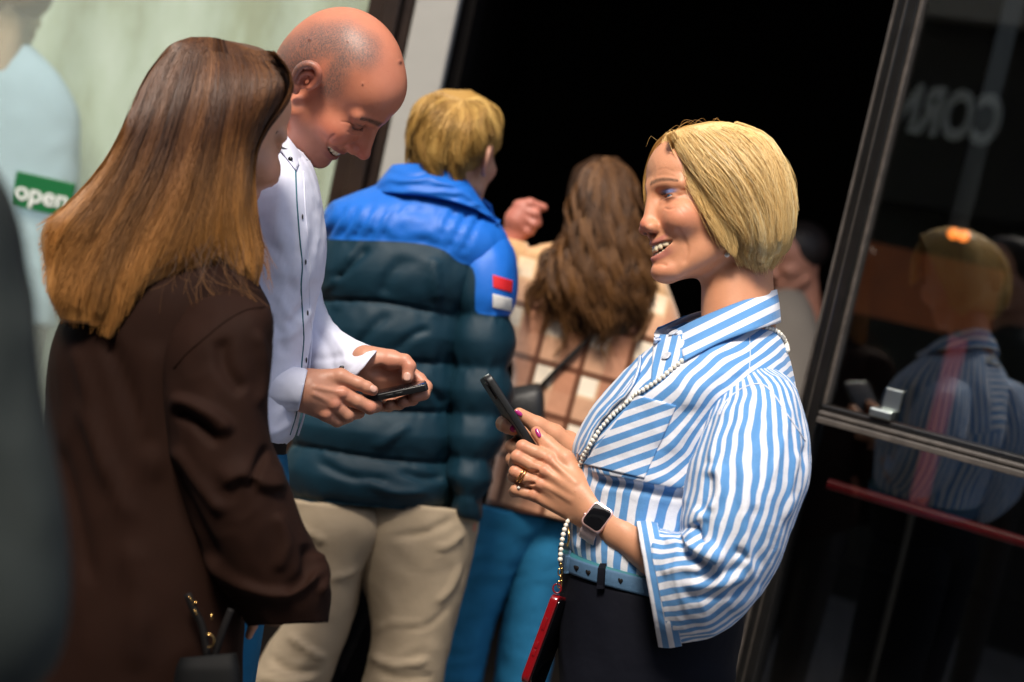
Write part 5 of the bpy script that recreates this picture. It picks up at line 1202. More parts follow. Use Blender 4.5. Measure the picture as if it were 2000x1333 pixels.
# belt, jeans, shoes
garment('belt', [(400, 858, 562, 848, 0, 330, 2.2), (398, 880, 560, 872, 0, 334, 2.2), (396, 900, 556, 900, 0, 330, 2.2)], D2, M['black'], mn, 10, 60)
S1, an1 = legs_down([(396, 895, 560, 888, 0, 325, 2.2), (390, 960, 566, 950, -10, 330, 2.2), (400, 1060, 560, 1060, -40, 220), (380, 1200, 520, 1200, -40, 190)], D2, (.02, .0), shrink=.6)
garment('jeans', S1, D2, M['jeans'], mn, 60, 48, wr=[(60, 3, (1, .6, 1), 12)])
S2, an2 = legs_down([(420, 1000, 556, 1010, 80, 190), (395, 1200, 520, 1200, 90, 180)], D2, (.05, .05), shrink=.6); garment('jeans_leg', S2, D2, M['jeans'], mn, 40, 40)
shoe(an1, (1, -.1), D2, mn); shoe(an2, (1, -.1), D2, mn)
# his phone
p_ = thing('phone', tuple(W([(775, 775, -60)], D2)[0]), 'black phone lying flat in the bald man\'s hands', 'phone', 'phones held in the hands of people')
Lx = np.array((115, -24, 6.)); Lx /= np.linalg.norm(Lx); Dp = np.array((-.06, -.16, .98)); Dp -= Lx * (Dp @ Lx); Dp /= np.linalg.norm(Dp); Tn = np.cross(Lx, Dp)
pc = np.array((768, 771, -96)) + Dp * 26
V, fs = box_px(pc, Lx * 70, Tn * 6.6, Dp * 26, .3); obj('case', W(V, D2), fs, M['phone'], p_)
V, fs = box_px(pc + Tn * (-6.2 if Tn[1] > 0 else 6.2), Lx * 66, Tn * 1.2, Dp * 23, .3); obj('display', W(V, D2), fs, M['screen'], p_)
for t in (-8, 12):
    V, fs = box_px(pc - Dp * 26.5 + Lx * t, Lx * 7, Tn * 2, Dp * 1.6, .3); obj('side_button', W(V, D2), fs, M['phone'], p_)

# ================================================================== the woman with long brown hair in the brown blazer
D3 = 1.75
gp = W([(300, 1250, 60)], D3)[0]
bw = thing('person', (gp[0], gp[1], 0), 'woman with long straight brown hair in an oversized dark brown blazer, turned away', 'person', 'people outside and inside the shop entrance')
ps3 = Pose((417, 245, 30), (.75, .27, .60), (.33, -.94, 0), D3, .98)
s = head_sdf(2.0, smile=.6, ears=False, neck=((-24, 0, -50), (-70, 0, -215)), nr=(46, 52), jaw=.92, nose=1.03, slit=2.2, cr=.86); HV, HF = s.mesh(1)
Ct = tint_face(HV, (.66, .33, .20), (.45, .13, .10), (.68, .24, .15), (.10, .05, .025), .6, 0)
V, fs = HV, HF
bd_, bf_, _, _ = loft([(340, 420, 440, 440, 20, 150), (220, 600, 460, 600, 30, 330), (200, 800, 460, 800, 30, 330), (200, 1000, 450, 1000, 30, 300)], 16, 20)
aw, awf = tube_px(np.array([(430, 650, -110), (430, 850, -150), (470, 1040, -150), (560, 1150, -120)]), 46, 14)
fg = []
for q in ([(478, 1170, -60, 12), (484, 1192, -55, 10), (478, 1202, -50, 8)], [(500, 1190, -60, 12), (494, 1222, -56, 9.5), (486, 1242, -54, 7.5)]):
    s = SDF((455, 1150, -90), (520, 1260, -25), 2.); s.chain(q, 4); fg.append(s.mesh(1))
V, fs = join([(ps3(HV), HF), (bd_, bf_), (aw, awf)] + fg)
C = np.concatenate([Ct, np.tile((.56, .27, .165), (len(V) - len(HV), 1))]); obj('body', W(V, D3), fs, M['skin'], bw, {'tint': C})
eye_parts(ps3, D3, bw, (.1, .07, .04))
P = [strands([[ps3((86 - 10*t, -(20 + 24*t), 1 + 1.2*math.sin(t*3))), ps3((92 - 10*t, -(21 + 25*t), 1.)), ps3((97 - 10*t, -(21.5 + 27*t), 3.5))]] * 2, 1, None, 5, .55, 0, 0, 1, 3)[:2] for t in np.linspace(0, 1, 20)]
V, fs = join(P); obj('eyelashes', W(V, D3), fs, M['lash'], bw)
hv = [(372, 73, 408, 73, 30, 60, 2.2), (330, 90, 512, 96, 25, 170, 2.5), (296, 135, 560, 138, 20, 236, 2.7), (270, 185, 562, 182, 15, 262, 2.8), (246, 232, 528, 232, 10, 268, 3), (222, 288, 500, 290, 5, 268, 3), (186, 345, 495, 350, -10, 262, 2.8), (136, 398, 492, 410, -30, 240, 2.6), (84, 446, 470, 470, -60, 200, 2.4), (88, 520, 380, 520, -110, 120, 2.2), (96, 580, 290, 580, -140, 80, 2.2), (120, 628, 240, 640, -146, 50, 2)]
bv, bf, _, ll = loft(hv, 80, 72); bv = wrinkle(bv, bf, 30, 2.2, (1, .2, 1), 7); tb = bvh(bv, bf)
G = [[(535, 100), (564, 134), (573, 170), (558, 206), (528, 242), (500, 295), (494, 360), (500, 430), (512, 500), (500, 566)],
     [(497, 98), (530, 140), (528, 190), (502, 250), (484, 320), (478, 395), (482, 470), (494, 530), (488, 572)],
     [(470, 88), (500, 135), (496, 205), (474, 290), (463, 380), (465, 450), (480, 520), (482, 552)],
     [(445, 80), (462, 140), (455, 220), (437, 310), (425, 395), (415, 450), (425, 500), (440, 530)],
     [(422, 74), (430, 140), (420, 220), (400, 300), (378, 380), (352, 450), (325, 510), (302, 562)],
     [(402, 72), (395, 140), (375, 220), (350, 300), (320, 380), (280, 460), (240, 560), (213, 666)],
     [(384, 72), (362, 140), (336, 220), (308, 300), (272, 380), (228, 460), (188, 560), (168, 655)],
     [(368, 74), (335, 135), (308, 205), (276, 285), (238, 360), (190, 440), (140, 530), (112, 630)],
     [(350, 80), (308, 135), (284, 200), (252, 275), (216, 340), (165, 405), (112, 470), (84, 560)],
     [(335, 88), (290, 140), (262, 200), (234, 268), (198, 330), (152, 382), (106, 420), (68, 442)]]
parts = [(bv, bf, np.full(len(bv), .45), ll)]
parts.append(strands(G, 7500, tb, 20, .62, 6, .8, 90, 11, wave=4, wfreq=1.0, cut=.14, locks=26, sway=.04, bulge=9, frizz=1.5))
parts.append(strands(G, 700, tb, 18, .5, 16, .1, 60, 12, wave=5, wfreq=1.2, jit=.05, cut=.3))
parts.append(strands(G, 2000, tb, 14, 1.0, 8, .6, 50, 13, far=True, wave=2))
# loose wisps over the shoulder
rs = np.random.RandomState(9)
for k in range(40):
    u = 330 + rs.rand() * 150; v = 455 + rs.rand() * 40; du = rs.normal() * 45; f = [(u, v, -150), (u + du * .3, v + 30, -172), (u + du * .8, v + 65 + 20*rs.rand(), -186), (u + du * 1.3 + 14, v + 85 + 50 * rs.rand(), -192)]
    parts.append(strands([f, f], 1, None, 9, .42, 0, 0, 1, 50 + k))
for k in range(26):
    u = 498 + rs.rand() * 8; v = 400 + rs.rand() * 60; f = [(u, v, -60), (u + 4, v + 40, -62), (u + 10 + 16*rs.rand(), v + 80, -64), (u + 14 + 26*rs.rand(), v + 105 + 30*rs.rand(), -66)]
    parts.append(strands([f, f], 1, None, 9, .5, 0, 0, 1, 150 + k))
hair_obj(parts, M['brown'], bw, D3)
# blazer
BT = [(330, 470, 470, 480, 20, 200, 2.3), (240, 520, 510, 560, 20, 350, 2.5), (150, 580, 528, 610, 20, 400, 2.6), (100, 680, 520, 690, 20, 400, 2.5), (90, 800, 500, 800, 20, 390, 2.4), (85, 950, 480, 950, 20, 390, 2.4), (75, 1100, 480, 1100, 20, 400, 2.4), (60, 1250, 475, 1250, 20, 410, 2.4), (45, 1400, 470, 1400, 20, 410, 2.4)]
bz, BV_, BF_ = garment('blazer', BT, D3, M['blazer'], bw, 120, 96, folds=[([(140, 660), (180, 800), (210, 960)], 14, 12), ([(200, 640), (250, 760), (300, 900)], 14, -14), ([(300, 660), (290, 800), (300, 950)], 16, 14), ([(150, 780), (200, 900), (260, 1030)], 12, 11), ([(110, 860), (150, 1000), (180, 1150)], 14, -12), ([(250, 1050), (270, 1180), (260, 1320)], 16, 11)], wr=[(90, 5, (1, .5, 1), 14)])
SB = [(352, 600, 470, 560, -130, 120, 2.2), (322, 680, 528, 606, -150, 200, 2.3), (318, 760, 531, 680, -160, 215, 2.3), (326, 840, 524, 775, -168, 215, 2.3), (338, 920, 530, 860, -172, 215, 2.3), (365, 1000, 562, 940, -172, 215, 2.3), (400, 1080, 590, 1020, -165, 210, 2.3), (440, 1150, 625, 1090, -150, 205, 2.3), (470, 1200, 646, 1160, -140, 190, 2.3), (484, 1222, 640, 1216, -132, 170, 2.3)]
o, V, Fc = garment('sleeve', SB, D3, M['blazer'], bz, 140, 96, inner=60, cap1=False, folds=[([(330, 775), (380, 790), (430, 820), (455, 850)], 9, 19, 1), ([(335, 800), (385, 830), (430, 870)], 10, -16), ([(430, 660), (440, 720), (480, 770)], 14, -14), ([(500, 640), (515, 720), (505, 800)], 10, 11), ([(560, 945), (520, 950), (470, 930), (430, 950)], 10, 17, 1), ([(525, 870), (500, 920), (490, 960)], 9, -14), ([(335, 870), (400, 960), (440, 1010)], 12, 12), ([(330, 900), (380, 1010), (430, 1100)], 11, -12), ([(400, 1080), (470, 1140), (560, 1160), (630, 1110)], 10, 16), ([(620, 1075), (634, 1120), (625, 1165)], 8, 12), ([(600, 1060), (600, 1120), (560, 1160)], 12, -16), ([(540, 1000), (560, 1060), (540, 1120)], 12, 9), ([(345, 1000), (400, 1100), (450, 1170)], 9, 11)], wr=[(75, 4.5, (1, .7, 1), 15)])
welt('sleeve_seam', [(340, 720), (365, 690), (400, 660), (440, 628), (480, 606), (515, 600)], bvh(V, Fc), D3, M['blazer'], bz, 2.2, 40)
V, fs = tube_px(np.array([(372, 1160, -190), (378, 1178, -190), (392, 1196, -192)]), 1.6, 6)
bgm = thing('handbag', tuple(W([(420, 1290, -170)], D3)[0]), 'black handbag with gold fittings hanging at the hip of the brown blazer', 'handbag', 'black handbags worn by women')
garment('bag_body', [(352, 1285, 462, 1275, -190, 60, 4), (342, 1310, 470, 1310, -190, 90, 4), (335, 1380, 474, 1380, -190, 100, 4), (335, 1420, 474, 1420, -190, 60, 4)], D3, M['bag_dark'], bgm, 24, 40)
for P in ([(366, 1160, -206), (378, 1190, -206), (394, 1222, -204), (406, 1284, -202)], [(452, 1190, -204), (436, 1230, -206), (418, 1284, -202)]):
    V, fs = tube_px(res(np.array(P, float), 14, 3), 8, 8); obj('strap', W(V, D3), fs, M['black'], bgm)
q = np.linspace(-1.9, 1.7, 18); V, fs = tube_px(np.stack([406 + 12*np.cos(q), 1252 + 13*np.sin(q), np.full(18, -216.)], 1), 1.7, 8); obj('buckle_ring', W(V, D3), fs, M['gold'], bgm)
for (u, v, a_) in ((372, 1170, .9), (380, 1178, -.7), (382, 1196, 1.1), (413, 1205, 1.5)):
    V, fs = tube_px(np.array([(u - 6*math.cos(a_), v - 6*math.sin(a_), -214), (u + 6*math.cos(a_), v + 6*math.sin(a_), -214)]), 1.5, 8); obj('buckle', W(V, D3), fs, M['gold'], bgm)
for sx, fo in (((250, 1250, 455, 1250, 0, 230), (0, 0)), ((150, 1270, 330, 1270, 60, 230), (-.05, .05))):
    S1, ak = legs_down([sx, (sx[0] + 10, 1420, sx[2], 1420, sx[4], 200)], D3, fo, shrink=.6); garment('trousers', S1, D3, M['lining'], bw, 30, 32); shoe(ak, (.9, .4), D3, bw)

# ================================================================== the boy in the puffer jacket
D4 = 2.75
gp = W([(760, 1050, 0)], D4)[0]
by = thing('person', (gp[0], gp[1], 0), 'fair-haired person seen from behind in a blue and dark teal puffer jacket', 'person', 'people outside and inside the shop entrance')
ps4 = Pose((893, 300, 0), (.46, .06, .88), (.17, -.98, .02), D4, .95)
s = head_sdf(2.6, cr=.93, neck=((-24, 0, -50), (-40, 0, -215)), nr=(50, 54), slit=0, detail=False); HV, HF = s.mesh(1)
hand_, hf_ = hand_mesh((860, 980, -80), (960, 1060, 0), lambda s: (s.cap((905, 1000, -40), (914, 1030, -38), 20, 16, 6), s.cap((914, 1025, -44), (905, 1042, -44), 9, 8, 5)), 2.)
bd_, bf_, _, _ = loft([(830, 380, 920, 400, 20, 110), (700, 500, 960, 520, 20, 200), (660, 900, 860, 920, 20, 190)], 12, 20)
V, fs = join([(ps4(HV), HF), (hand_, hf_), (bd_, bf_)])
Ct = tint_face(HV, (.56, .30, .2), (.4, .1, .08), (.60, .17, .12), (.2, .1, .05)); obj('body', W(V, D4), fs, M['skin_far'], by, {'tint': np.concatenate([Ct, np.tile((.52, .2, .13), (len(V)-len(HV), 1))])})
hv = [(862, 176, 920, 178, 5, 60, 2.2), (820, 194, 955, 200, 5, 130, 2.4), (800, 225, 974, 238, 5, 168, 2.6), (793, 262, 979, 280, 5, 176, 2.6), (796, 300, 955, 312, 0, 168, 2.5), (805, 335, 925, 342, -6, 140, 2.4), (830, 365, 910, 368, -10, 110, 2.2)]

bv, bf, _, ll = loft(hv, 50, 48); bv = wrinkle(bv, bf, 26, 5, (1, .5, 1), 9); tb = bvh(bv, bf); c = (905, 196)
G = [[c, (850, 184), (815, 215), (798, 255), (797, 300), (803, 345)], [c, (862, 200), (826, 240), (812, 285), (815, 320), (822, 356)], [c, (880, 215), (850, 258), (838, 300), (842, 335), (850, 366)], [c, (900, 222), (878, 268), (868, 310), (872, 345), (880, 378)],
     [c, (915, 222), (908, 268), (900, 310), (905, 345), (912, 380)], [c, (930, 215), (934, 250), (928, 282), (926, 305), (924, 335)], [c, (945, 205), (960, 236), (962, 262), (952, 284), (944, 296)], [c, (940, 190), (968, 216), (979, 250), (976, 278), (968, 300)]]
parts = [(bv, bf, np.full(len(bv), .35), np.full(len(bv), .4)), strands(G, 3600, tb, 12, .75, 8, .8, 60, 15, wave=6, wfreq=1.3, cut=.4, locks=22, sway=.06, bulge=13, frizz=2), strands(G, 800, tb, 10, 1.2, 6, .6, 30, 16, far=True, cut=.3)]
hair_obj(parts, M['boyhair'], by, D4)
yoke = res(np.array([(560, 462), (632, 467), (700, 470), (770, 472), (830, 478), (868, 490), (896, 512), (920, 521), (928, 540), (928, 590), (932, 612), (1040, 618)], float), 60)
def quilt(seams, amp, w_=38., vert=False):
    def post(V, Fc, a, l):
        N = vnormals(V, Fc); d = np.full(len(V), 1e3)
        for sm in seams: d = np.minimum(d, polydist(V, res(np.array(sm, float), 30))[0])
        V = V + N * (amp * (1 - np.exp(-(d / w_) ** 1.4)) - amp * .5)[:, None]
        n1 = perlin(V * (.045, .02, .03)); puck = np.exp(-(d / 22) ** 2) * perlin(V * (.09, .03, .05)) * 5
        return V + N * (puck + 3.0 * n1)[:, None]
    return post
SEAM = [[(540, 578), (620, 585), (740, 590), (830, 606), (885, 618)], [(540, 690), (700, 700), (885, 712)], [(540, 780), (700, 800), (885, 806)], [(530, 862), (620, 876), (700, 890), (800, 902), (885, 905)], [(540, 962), (640, 985), (760, 1000), (885, 992)], [tuple(p) for p in yoke[:46:3]]]
RIB = [[(640 + k * 27 + 34, 398 + .12 * k * k * 1.0), (632 + k * 27, 470 + .28 * k * k)] for k in range(-1, 11)]
JK = [(790, 345, 890, 360, 0, 110, 2.3), (715, 378, 955, 425, 0, 190, 2.4), (648, 405, 985, 470, 0, 250, 2.5), (628, 450, 985, 520, 0, 270, 2.5), (618, 560, 930, 610, 0, 270, 2.4), (606, 680, 908, 710, 0, 265, 2.4), (586, 790, 900, 810, 0, 265, 2.4), (562, 880, 892, 905, 0, 265, 2.4), (556, 950, 886, 985, 0, 262, 2.4), (566, 985, 870, 1008, 0, 250, 2.4)]
def yk(V, a, l):
    d, _, s_ = polydist(V, yoke); return {'yoke': np.clip(-d * s_ * .6 + .8, -2, 3)}
def torso_post(V, Fc, a, l):
    V = quilt(SEAM, 16, 30)(V, Fc, a, l)
    for sm in SEAM[:5]: V = crease(V, Fc, sm, 3.5, -7)
    for r_ in RIB: V = crease(V, Fc, r_, 4.2, -8)
    for f in (([(720, 480), (680, 520), (650, 550)], 8, -12), ([(760, 610), (720, 650), (690, 690)], 8, -9), ([(840, 640), (800, 660), (770, 690)], 8, -8), ([(820, 740), (850, 770), (868, 790)], 7, -8), ([(800, 830), (770, 850), (730, 880)], 7, 8), ([(620, 900), (680, 930), (760, 940)], 9, -8), ([(700, 930), (760, 960), (840, 960)], 8, 8), ([(780, 920), (830, 935), (870, 930)], 7, -8), ([(800, 500), (760, 540), (745, 580)], 9, -10), ([(846, 500), (850, 540), (856, 590)], 9, 11), ([(690, 490), (660, 540), (632, 570)], 7, 5), ([(660, 600), (640, 640), (625, 660)], 8, -6)): V = crease(V, Fc, *f)
    return V
jk, JV, JF = garment('jacket', JK, D4, M['puffer'], by, 150, 120, post=torso_post, attrs=yk)
SJ = [(900, 470, 965, 440, 0, 130, 2.3), (884, 530, 1000, 500, -10, 190, 2.4), (880, 600, 1004, 590, -18, 200, 2.4), (878, 700, 1000, 705, -22, 198, 2.4), (872, 800, 994, 810, -26, 190, 2.4), (870, 890, 968, 905, -30, 180, 2.4), (876, 960, 945, 985, -34, 160, 2.3), (884, 1004, 936, 1014, -36, 110, 2.3)]
SS = [[(870, 618), (930, 614), (1010, 622)], [(870, 715), (1010, 722)], [(868, 806), (1000, 815)], [(866, 890), (980, 905)], [(866, 965), (960, 980)]]
o, V, Fc = garment('sleeve', SJ, D4, M['puffer'], jk, 110, 80, post=quilt(SS, 15, 26), attrs=yk)
ts = bvh(V, Fc)
patch('red_stripe', [(962, 537), (1001, 549), (999, 572), (963, 562)], ts, D4, M['red_patch'], jk, None, 1.5, 1.5, 3); patch('white_stripe', [(962, 574), (999, 584), (999, 608), (962, 601)], ts, D4, M['white_patch'], jk, None, 1.5, 1.5, 3)
o, V, Fc = garment('sleeve', [(660, 440, 700, 420, 20, 120), (620, 520, 690, 520, 20, 150), (600, 650, 680, 660, 25, 150), (590, 800, 660, 800, 20, 140), (590, 900, 650, 900, 0, 120)], D4, M['puffer'], jk, 50, 40, attrs=yk)
top = [(968, 430, -40), (940, 392, -60), (905, 345, -66), (860, 324, -70), (800, 320, -66), (768, 322, -30), (780, 325, 50), (880, 340, 70), (960, 400, 60)]
bot = [(976, 440, -52), (935, 412, -92), (895, 396, -110), (850, 386, -114), (780, 378, -104), (727, 376, -40), (740, 385, 80), (880, 400, 100), (970, 440, 60)]
V, fs, par = sheet([top, [((a_[0]+b_[0])/2, (a_[1]+b_[1])/2, (a_[2]+b_[2])/2 - (14 if a_[2] < 0 else -14)) for a_, b_ in zip(top, bot)], bot], 90, 24, 8)
N_ = V.copy(); V = V + np.array((0, 0, 1.0)) * (2.5 * np.sin(V[:, 1] * .28 + perlin(V * .03) * 5))[:, None]
obj('collar', W(V, D4), fs, M['puffer'], jk, {'yoke': np.full(len(V), 3.)})
T1_, a1 = legs_down([(556, 975, 770, 1000, 0, 225, 2.3), (566, 1030, 765, 1050, -4, 230, 2.3), (590, 1100, 718, 1110, -12, 190, 2.2), (560, 1200, 690, 1210, -20, 165, 2.2), (518, 1270, 660, 1290, -24, 165, 2.2), (486, 1340, 640, 1345, -24, 170, 2.2)], D4, (-.05, .0), shrink=.8)
fo = [([(560, 1010), (600, 1040), (640, 1060)], 5, 7), ([(600, 1120), (650, 1130), (700, 1115)], 4, 7), ([(560, 1240), (600, 1270), (640, 1290)], 6, 9), ([(520, 1280), (570, 1310), (630, 1310)], 6, -7), ([(500, 1320), (560, 1335), (620, 1325)], 5, 7)]
garment('trousers', T1_, D4, M['chino'], by, 110, 72, folds=fo, wr=[(60, 4, (1, .8, 1), 21)])
T2_, a2 = legs_down([(680, 975, 938, 1000, 10, 235, 2.3), (690, 1040, 930, 1050, 6, 235, 2.3), (700, 1110, 914, 1125, 0, 205, 2.2), (722, 1200, 894, 1205, -4, 180, 2.2), (722, 1270, 876, 1275, -4, 172, 2.2), (706, 1340, 862, 1345, -2, 170, 2.2)], D4, (.0, .0), shrink=.8)
fo = [([(890, 1010), (830, 1040), (760, 1050)], 5, -7), ([(905, 1040), (880, 1065), (850, 1070)], 4, 7), ([(900, 1100), (880, 1150), (850, 1180)], 5, 7), ([(720, 1280), (770, 1300), (840, 1290)], 6, 10), ([(730, 1310), (780, 1325), (850, 1320)], 5, -7), ([(880, 1180), (840, 1220), (790, 1230)], 5, -5), ([(730, 1230), (780, 1215), (830, 1225)], 5, 4)]
garment('trouser_leg', T2_, D4, M['chino'], by, 110, 72, folds=fo, wr=[(60, 4, (1, .8, 1), 22)])
shoe(a1, (-.1, 1), D4, by); shoe(a2, (.1, 1), D4, by)

# ================================================================== the woman with wavy hair in the plaid jacket
D5 = 3.2
gp = W([(1060, 1050, 0)], D5)[0]
lw = thing('person', (gp[0], gp[1], 0), 'woman with long wavy brown hair in a beige plaid jacket, one hand raised', 'person', 'people outside and inside the shop entrance')
ps5 = Pose((1176, 396, 0), (-.42, .05, .9), (.16, -.98, 0), D5, .93)
s = head_sdf(3., cr=.93, ears=False, neck=((-24, 0, -50), (-40, 0, -215)), nr=(46, 50), slit=0, detail=False); HV, HF = s.mesh(1)
def raised(s):
    s.cap((1000, 468, 0), (1015, 425, 0), 22, 24, 8); s.cap((1010, 430, -5), (1022, 410, -6), 25, 20, 8)
    s.chain([(1012, 402, -10, 11), (1035, 398, -14, 10.5), (1062, 406, -10, 8)], 4); s.chain([(1022, 412, -14, 11), (1045, 418, -20, 10), (1050, 436, -14, 9)], 4)
    s.chain([(1020, 424, -16, 11), (1042, 438, -20, 9.5), (1036, 452, -12, 9)], 4); s.chain([(1014, 438, -14, 10), (1030, 452, -16, 9), (1022, 462, -10, 8)], 4)
RV, RF = hand_mesh((965, 370, -60), (1090, 500, 50), raised, 2.2)
bd_, bf_, _, _ = loft([(1130, 450, 1200, 460, 10, 100), (1060, 600, 1250, 600, 10, 160), (1030, 900, 1180, 900, 10, 160)], 12, 20)
fa_, faf = tube_px(np.array([(1060, 560, 10), (1020, 520, 5), (1000, 468, 0)]), 22, 12)
V, fs = join([(ps5(HV), HF), (RV, RF), (bd_, bf_), (fa_, faf)])
obj('body', W(V, D5), fs, M['skin_far'], lw, {'tint': np.tile((.44, .15, .105), (len(V), 1))})
PJ = [(1110, 470, 1230, 470, 10, 120, 2.3), (1020, 490, 1290, 540, 10, 190, 2.5), (992, 560, 1316, 610, 10, 225, 2.5), (998, 650, 1318, 690, 10, 235, 2.4), (1000, 760, 1290, 780, 10, 235, 2.4), (975, 880, 1245, 900, 10, 235, 2.4), (948, 985, 1205, 1040, 10, 235, 2.4)]
def plaid_at(V, a, l): return {'pa': (V[:, 0] * .976 + V[:, 1] * .26) / 90 + .12, 'pb': (V[:, 1] * .97 - V[:, 0] * .27) / 98 + .42, 'low': np.clip((V[:, 1] - V[:, 0]*.25 - 225) / 90, 0, 1)}
pj, PV, PF = garment('jacket', PJ, D5, M['plaid'], lw, 90, 80, attrs=plaid_at, wr=[(70, 5, (1, .6, 1), 31)], folds=[([(1060, 700), (1040, 800), (1000, 900)], 10, -6), ([(1140, 760), (1120, 860), (1090, 960)], 12, 6)])
garment('sleeve', [(1240, 540, 1300, 545, -20, 100), (1236, 620, 1330, 640, -40, 130), (1230, 740, 1320, 740, -50, 130), (1200, 860, 1290, 860, -40, 120), (1180, 960, 1260, 980, -30, 100)], D5, M['plaid'], pj, 40, 40, attrs=plaid_at)
garment('sleeve', [(1000, 540, 1070, 560, 0, 120), (985, 500, 1050, 520, 0, 110), (978, 462, 1030, 474, 0, 84)], D5, M['plaid'], pj, 30, 40, attrs=plaid_at)
hv = [(1160, 306, 1206, 308, 0, 60, 2.2), (1124, 328, 1234, 334, 0, 130, 2.4), (1110, 370, 1246, 376, -4, 160, 2.5), (1104, 420, 1252, 426, -10, 168, 2.5), (1094, 470, 1262, 480, -28, 170, 2.4), (1070, 530, 1275, 540, -58, 150, 2.2), (1064, 590, 1262, 600, -80, 110, 2.2), (1110, 650, 1225, 655, -92, 60, 2)]
bv, bf, _, ll = loft(hv, 60, 56); bv = wrinkle(bv, bf, 20, 5, (1, .3, 1), 12); tb = bvh(bv, bf)
G = [[(1178, 306), (1135, 335), (1112, 390), (1100, 450), (1070, 510), (1040, 560), (1012, 600)], [(1180, 306), (1146, 340), (1126, 400), (1112, 470), (1090, 540), (1066, 600), (1040, 640)], [(1182, 306), (1160, 345), (1146, 410), (1136, 490), (1120, 570), (1104, 630), (1090, 670)], [(1184, 306), (1178, 350), (1170, 420), (1166, 500), (1160, 580), (1155, 650), (1150, 690)],
     [(1187, 306), (1196, 350), (1198, 420), (1196, 500), (1192, 580), (1188, 640), (1180, 690)], [(1190, 306), (1214, 345), (1224, 410), (1228, 490), (1228, 570), (1226, 630), (1216, 670)], [(1193, 307), (1230, 340), (1246, 400), (1254, 470), (1262, 540), (1258, 600), (1245, 640)], [(1196, 308), (1240, 345), (1254, 410), (1266, 480), (1285, 540), (1290, 590), (1275, 620)]]
parts = [(bv, bf, np.full(len(bv), .1), np.full(len(bv), .3)), strands(G, 2800, tb, 24, .9, 10, .88, 34, 17, wave=9, wfreq=3.4, cut=.4, locks=15, sway=.04, bulge=14), strands(G, 500, tb, 14, 1.4, 8, .6, 30, 18, far=True)]
vj, fj = join([(bv, bf), (PV, PF)]); tj = BVHTree.FromPolygons(vj.tolist(), fj)
G2 = [[(1112, 400), (1098, 450), (1062, 500), (1022, 545), (992, 600)], [(1108, 420), (1096, 480), (1066, 540), (1036, 600), (1010, 660)], [(1116, 440), (1106, 510), (1086, 570), (1066, 630), (1046, 690)], [(1130, 460), (1126, 540), (1112, 610), (1096, 660), (1084, 720)], [(1160, 470), (1160, 560), (1154, 630), (1146, 690), (1136, 740)], [(1200, 470), (1206, 560), (1204, 630), (1196, 680), (1186, 720)], [(1236, 440), (1248, 520), (1254, 590), (1250, 640), (1240, 690)], [(1250, 430), (1274, 500), (1290, 560), (1296, 610), (1290, 670)]]
parts.append(strands(G2, 1300, tj, 22, .9, 8, .9, 26, 19, wave=11, wfreq=2.6, cut=.5, locks=17, sway=.05, bulge=12, sink=4))
hair_obj(parts, M['wavy'], lw, D5)
hb = thing('handbag', tuple(W([(1024, 830, -150)], D5)[0]), 'small black leather handbag hanging against the plaid jacket', 'handbag', 'black handbags worn by women')
garment('bag_body', [(990, 758, 1052, 748, -140, 30, 4), (982, 780, 1062, 766, -142, 70, 4), (984, 830, 1064, 830, -142, 84, 4), (990, 880, 1062, 888, -142, 70, 4), (1000, 892, 1050, 896, -142, 30, 4)], D5, M['bag'], hb, 30, 48)
P = res(np.array([(1050, 762), (1090, 720), (1140, 670), (1190, 610), (1230, 560), (1250, 530)], float), 30); wz, N = drape(bvh(PV, PF), P); V, fs = tube_px(np.concatenate([P, wz[:, None] - 9], 1), 5, 8); obj('strap', W(V, D5), fs, M['bag'], hb)
for sc, fo in (([(930, 985, 1090, 1020, -10, 160, 2.2), (900, 1100, 1020, 1110, -10, 145, 2.2), (868, 1220, 966, 1225, -10, 125, 2.2), (840, 1340, 938, 1345, -10, 118, 2.2)], (-.02, 0)), ([(1010, 1000, 1170, 1040, 10, 160, 2.2), (1000, 1100, 1120, 1115, 0, 145, 2.2), (980, 1220, 1090, 1225, 0, 128, 2.2), (963, 1340, 1070, 1345, 0, 120, 2.2)], (.02, 0))):
    S1, ak = legs_down(sc, D5, fo, shrink=.8)
    garment('jeans', S1, D5, M['jeans'], lw, 80, 48, wr=[(50, 5, (.5, 1.4, 1), 33)]); shoe(ak, (-.1, 1), D5, lw)

# ================================================================== others: near passer-by, a figure added behind the window in place of a reflection, a guest in the dark room
D6 = .92
gp = W([(-60, 1000, 0)], D6)[0]
fp = thing('person', (gp[0], gp[1], 0), 'out-of-focus passer-by in a dark grey-green coat, cut off by the frame edge', 'person', 'people outside and inside the shop entrance')
co = [(-330, 150, -190, 160, 0, 120, 2.2), (-420, 250, -60, 270, 0, 380, 2.4), (-470, 380, 28, 400, 0, 440, 2.4), (-500, 600, 66, 620, 0, 460, 2.3), (-500, 800, 92, 820, 0, 450, 2.3), (-500, 1000, 128, 1010, 0, 440, 2.3), (-500, 1180, 134, 1200, 0, 430, 2.3), (-500, 1290, 104, 1300, 0, 400, 2.2), (-470, 1400, 10, 1410, 0, 330, 2.2)]
garment('coat', co, D6, M['foreground'], fp, 60, 60, wr=[(150, 10, (1, .5, 1), 40)], folds=[([(60, 500), (70, 800), (90, 1100)], 30, 8)])
ps6 = Pose((-275, -300, 0), (.3, .1, .95), (.2, -.98, 0), D6, 1.); s = head_sdf(4., detail=False, slit=0, ears=False, neck=((-24, 0, -50), (-40, 0, -215)), nr=(52, 58)); HV, HF = s.mesh(1)
obj('body', W(ps6(HV), D6), HF, M['skin_far'], fp, {'tint': np.tile((.5, .26, .18), (len(HV), 1))})
V, fs = ball(ps6((-10, 0, 42)), (330, 270, 290), 32, 20); obj('hair', W(V, D6), fs, M['lining'], fp)
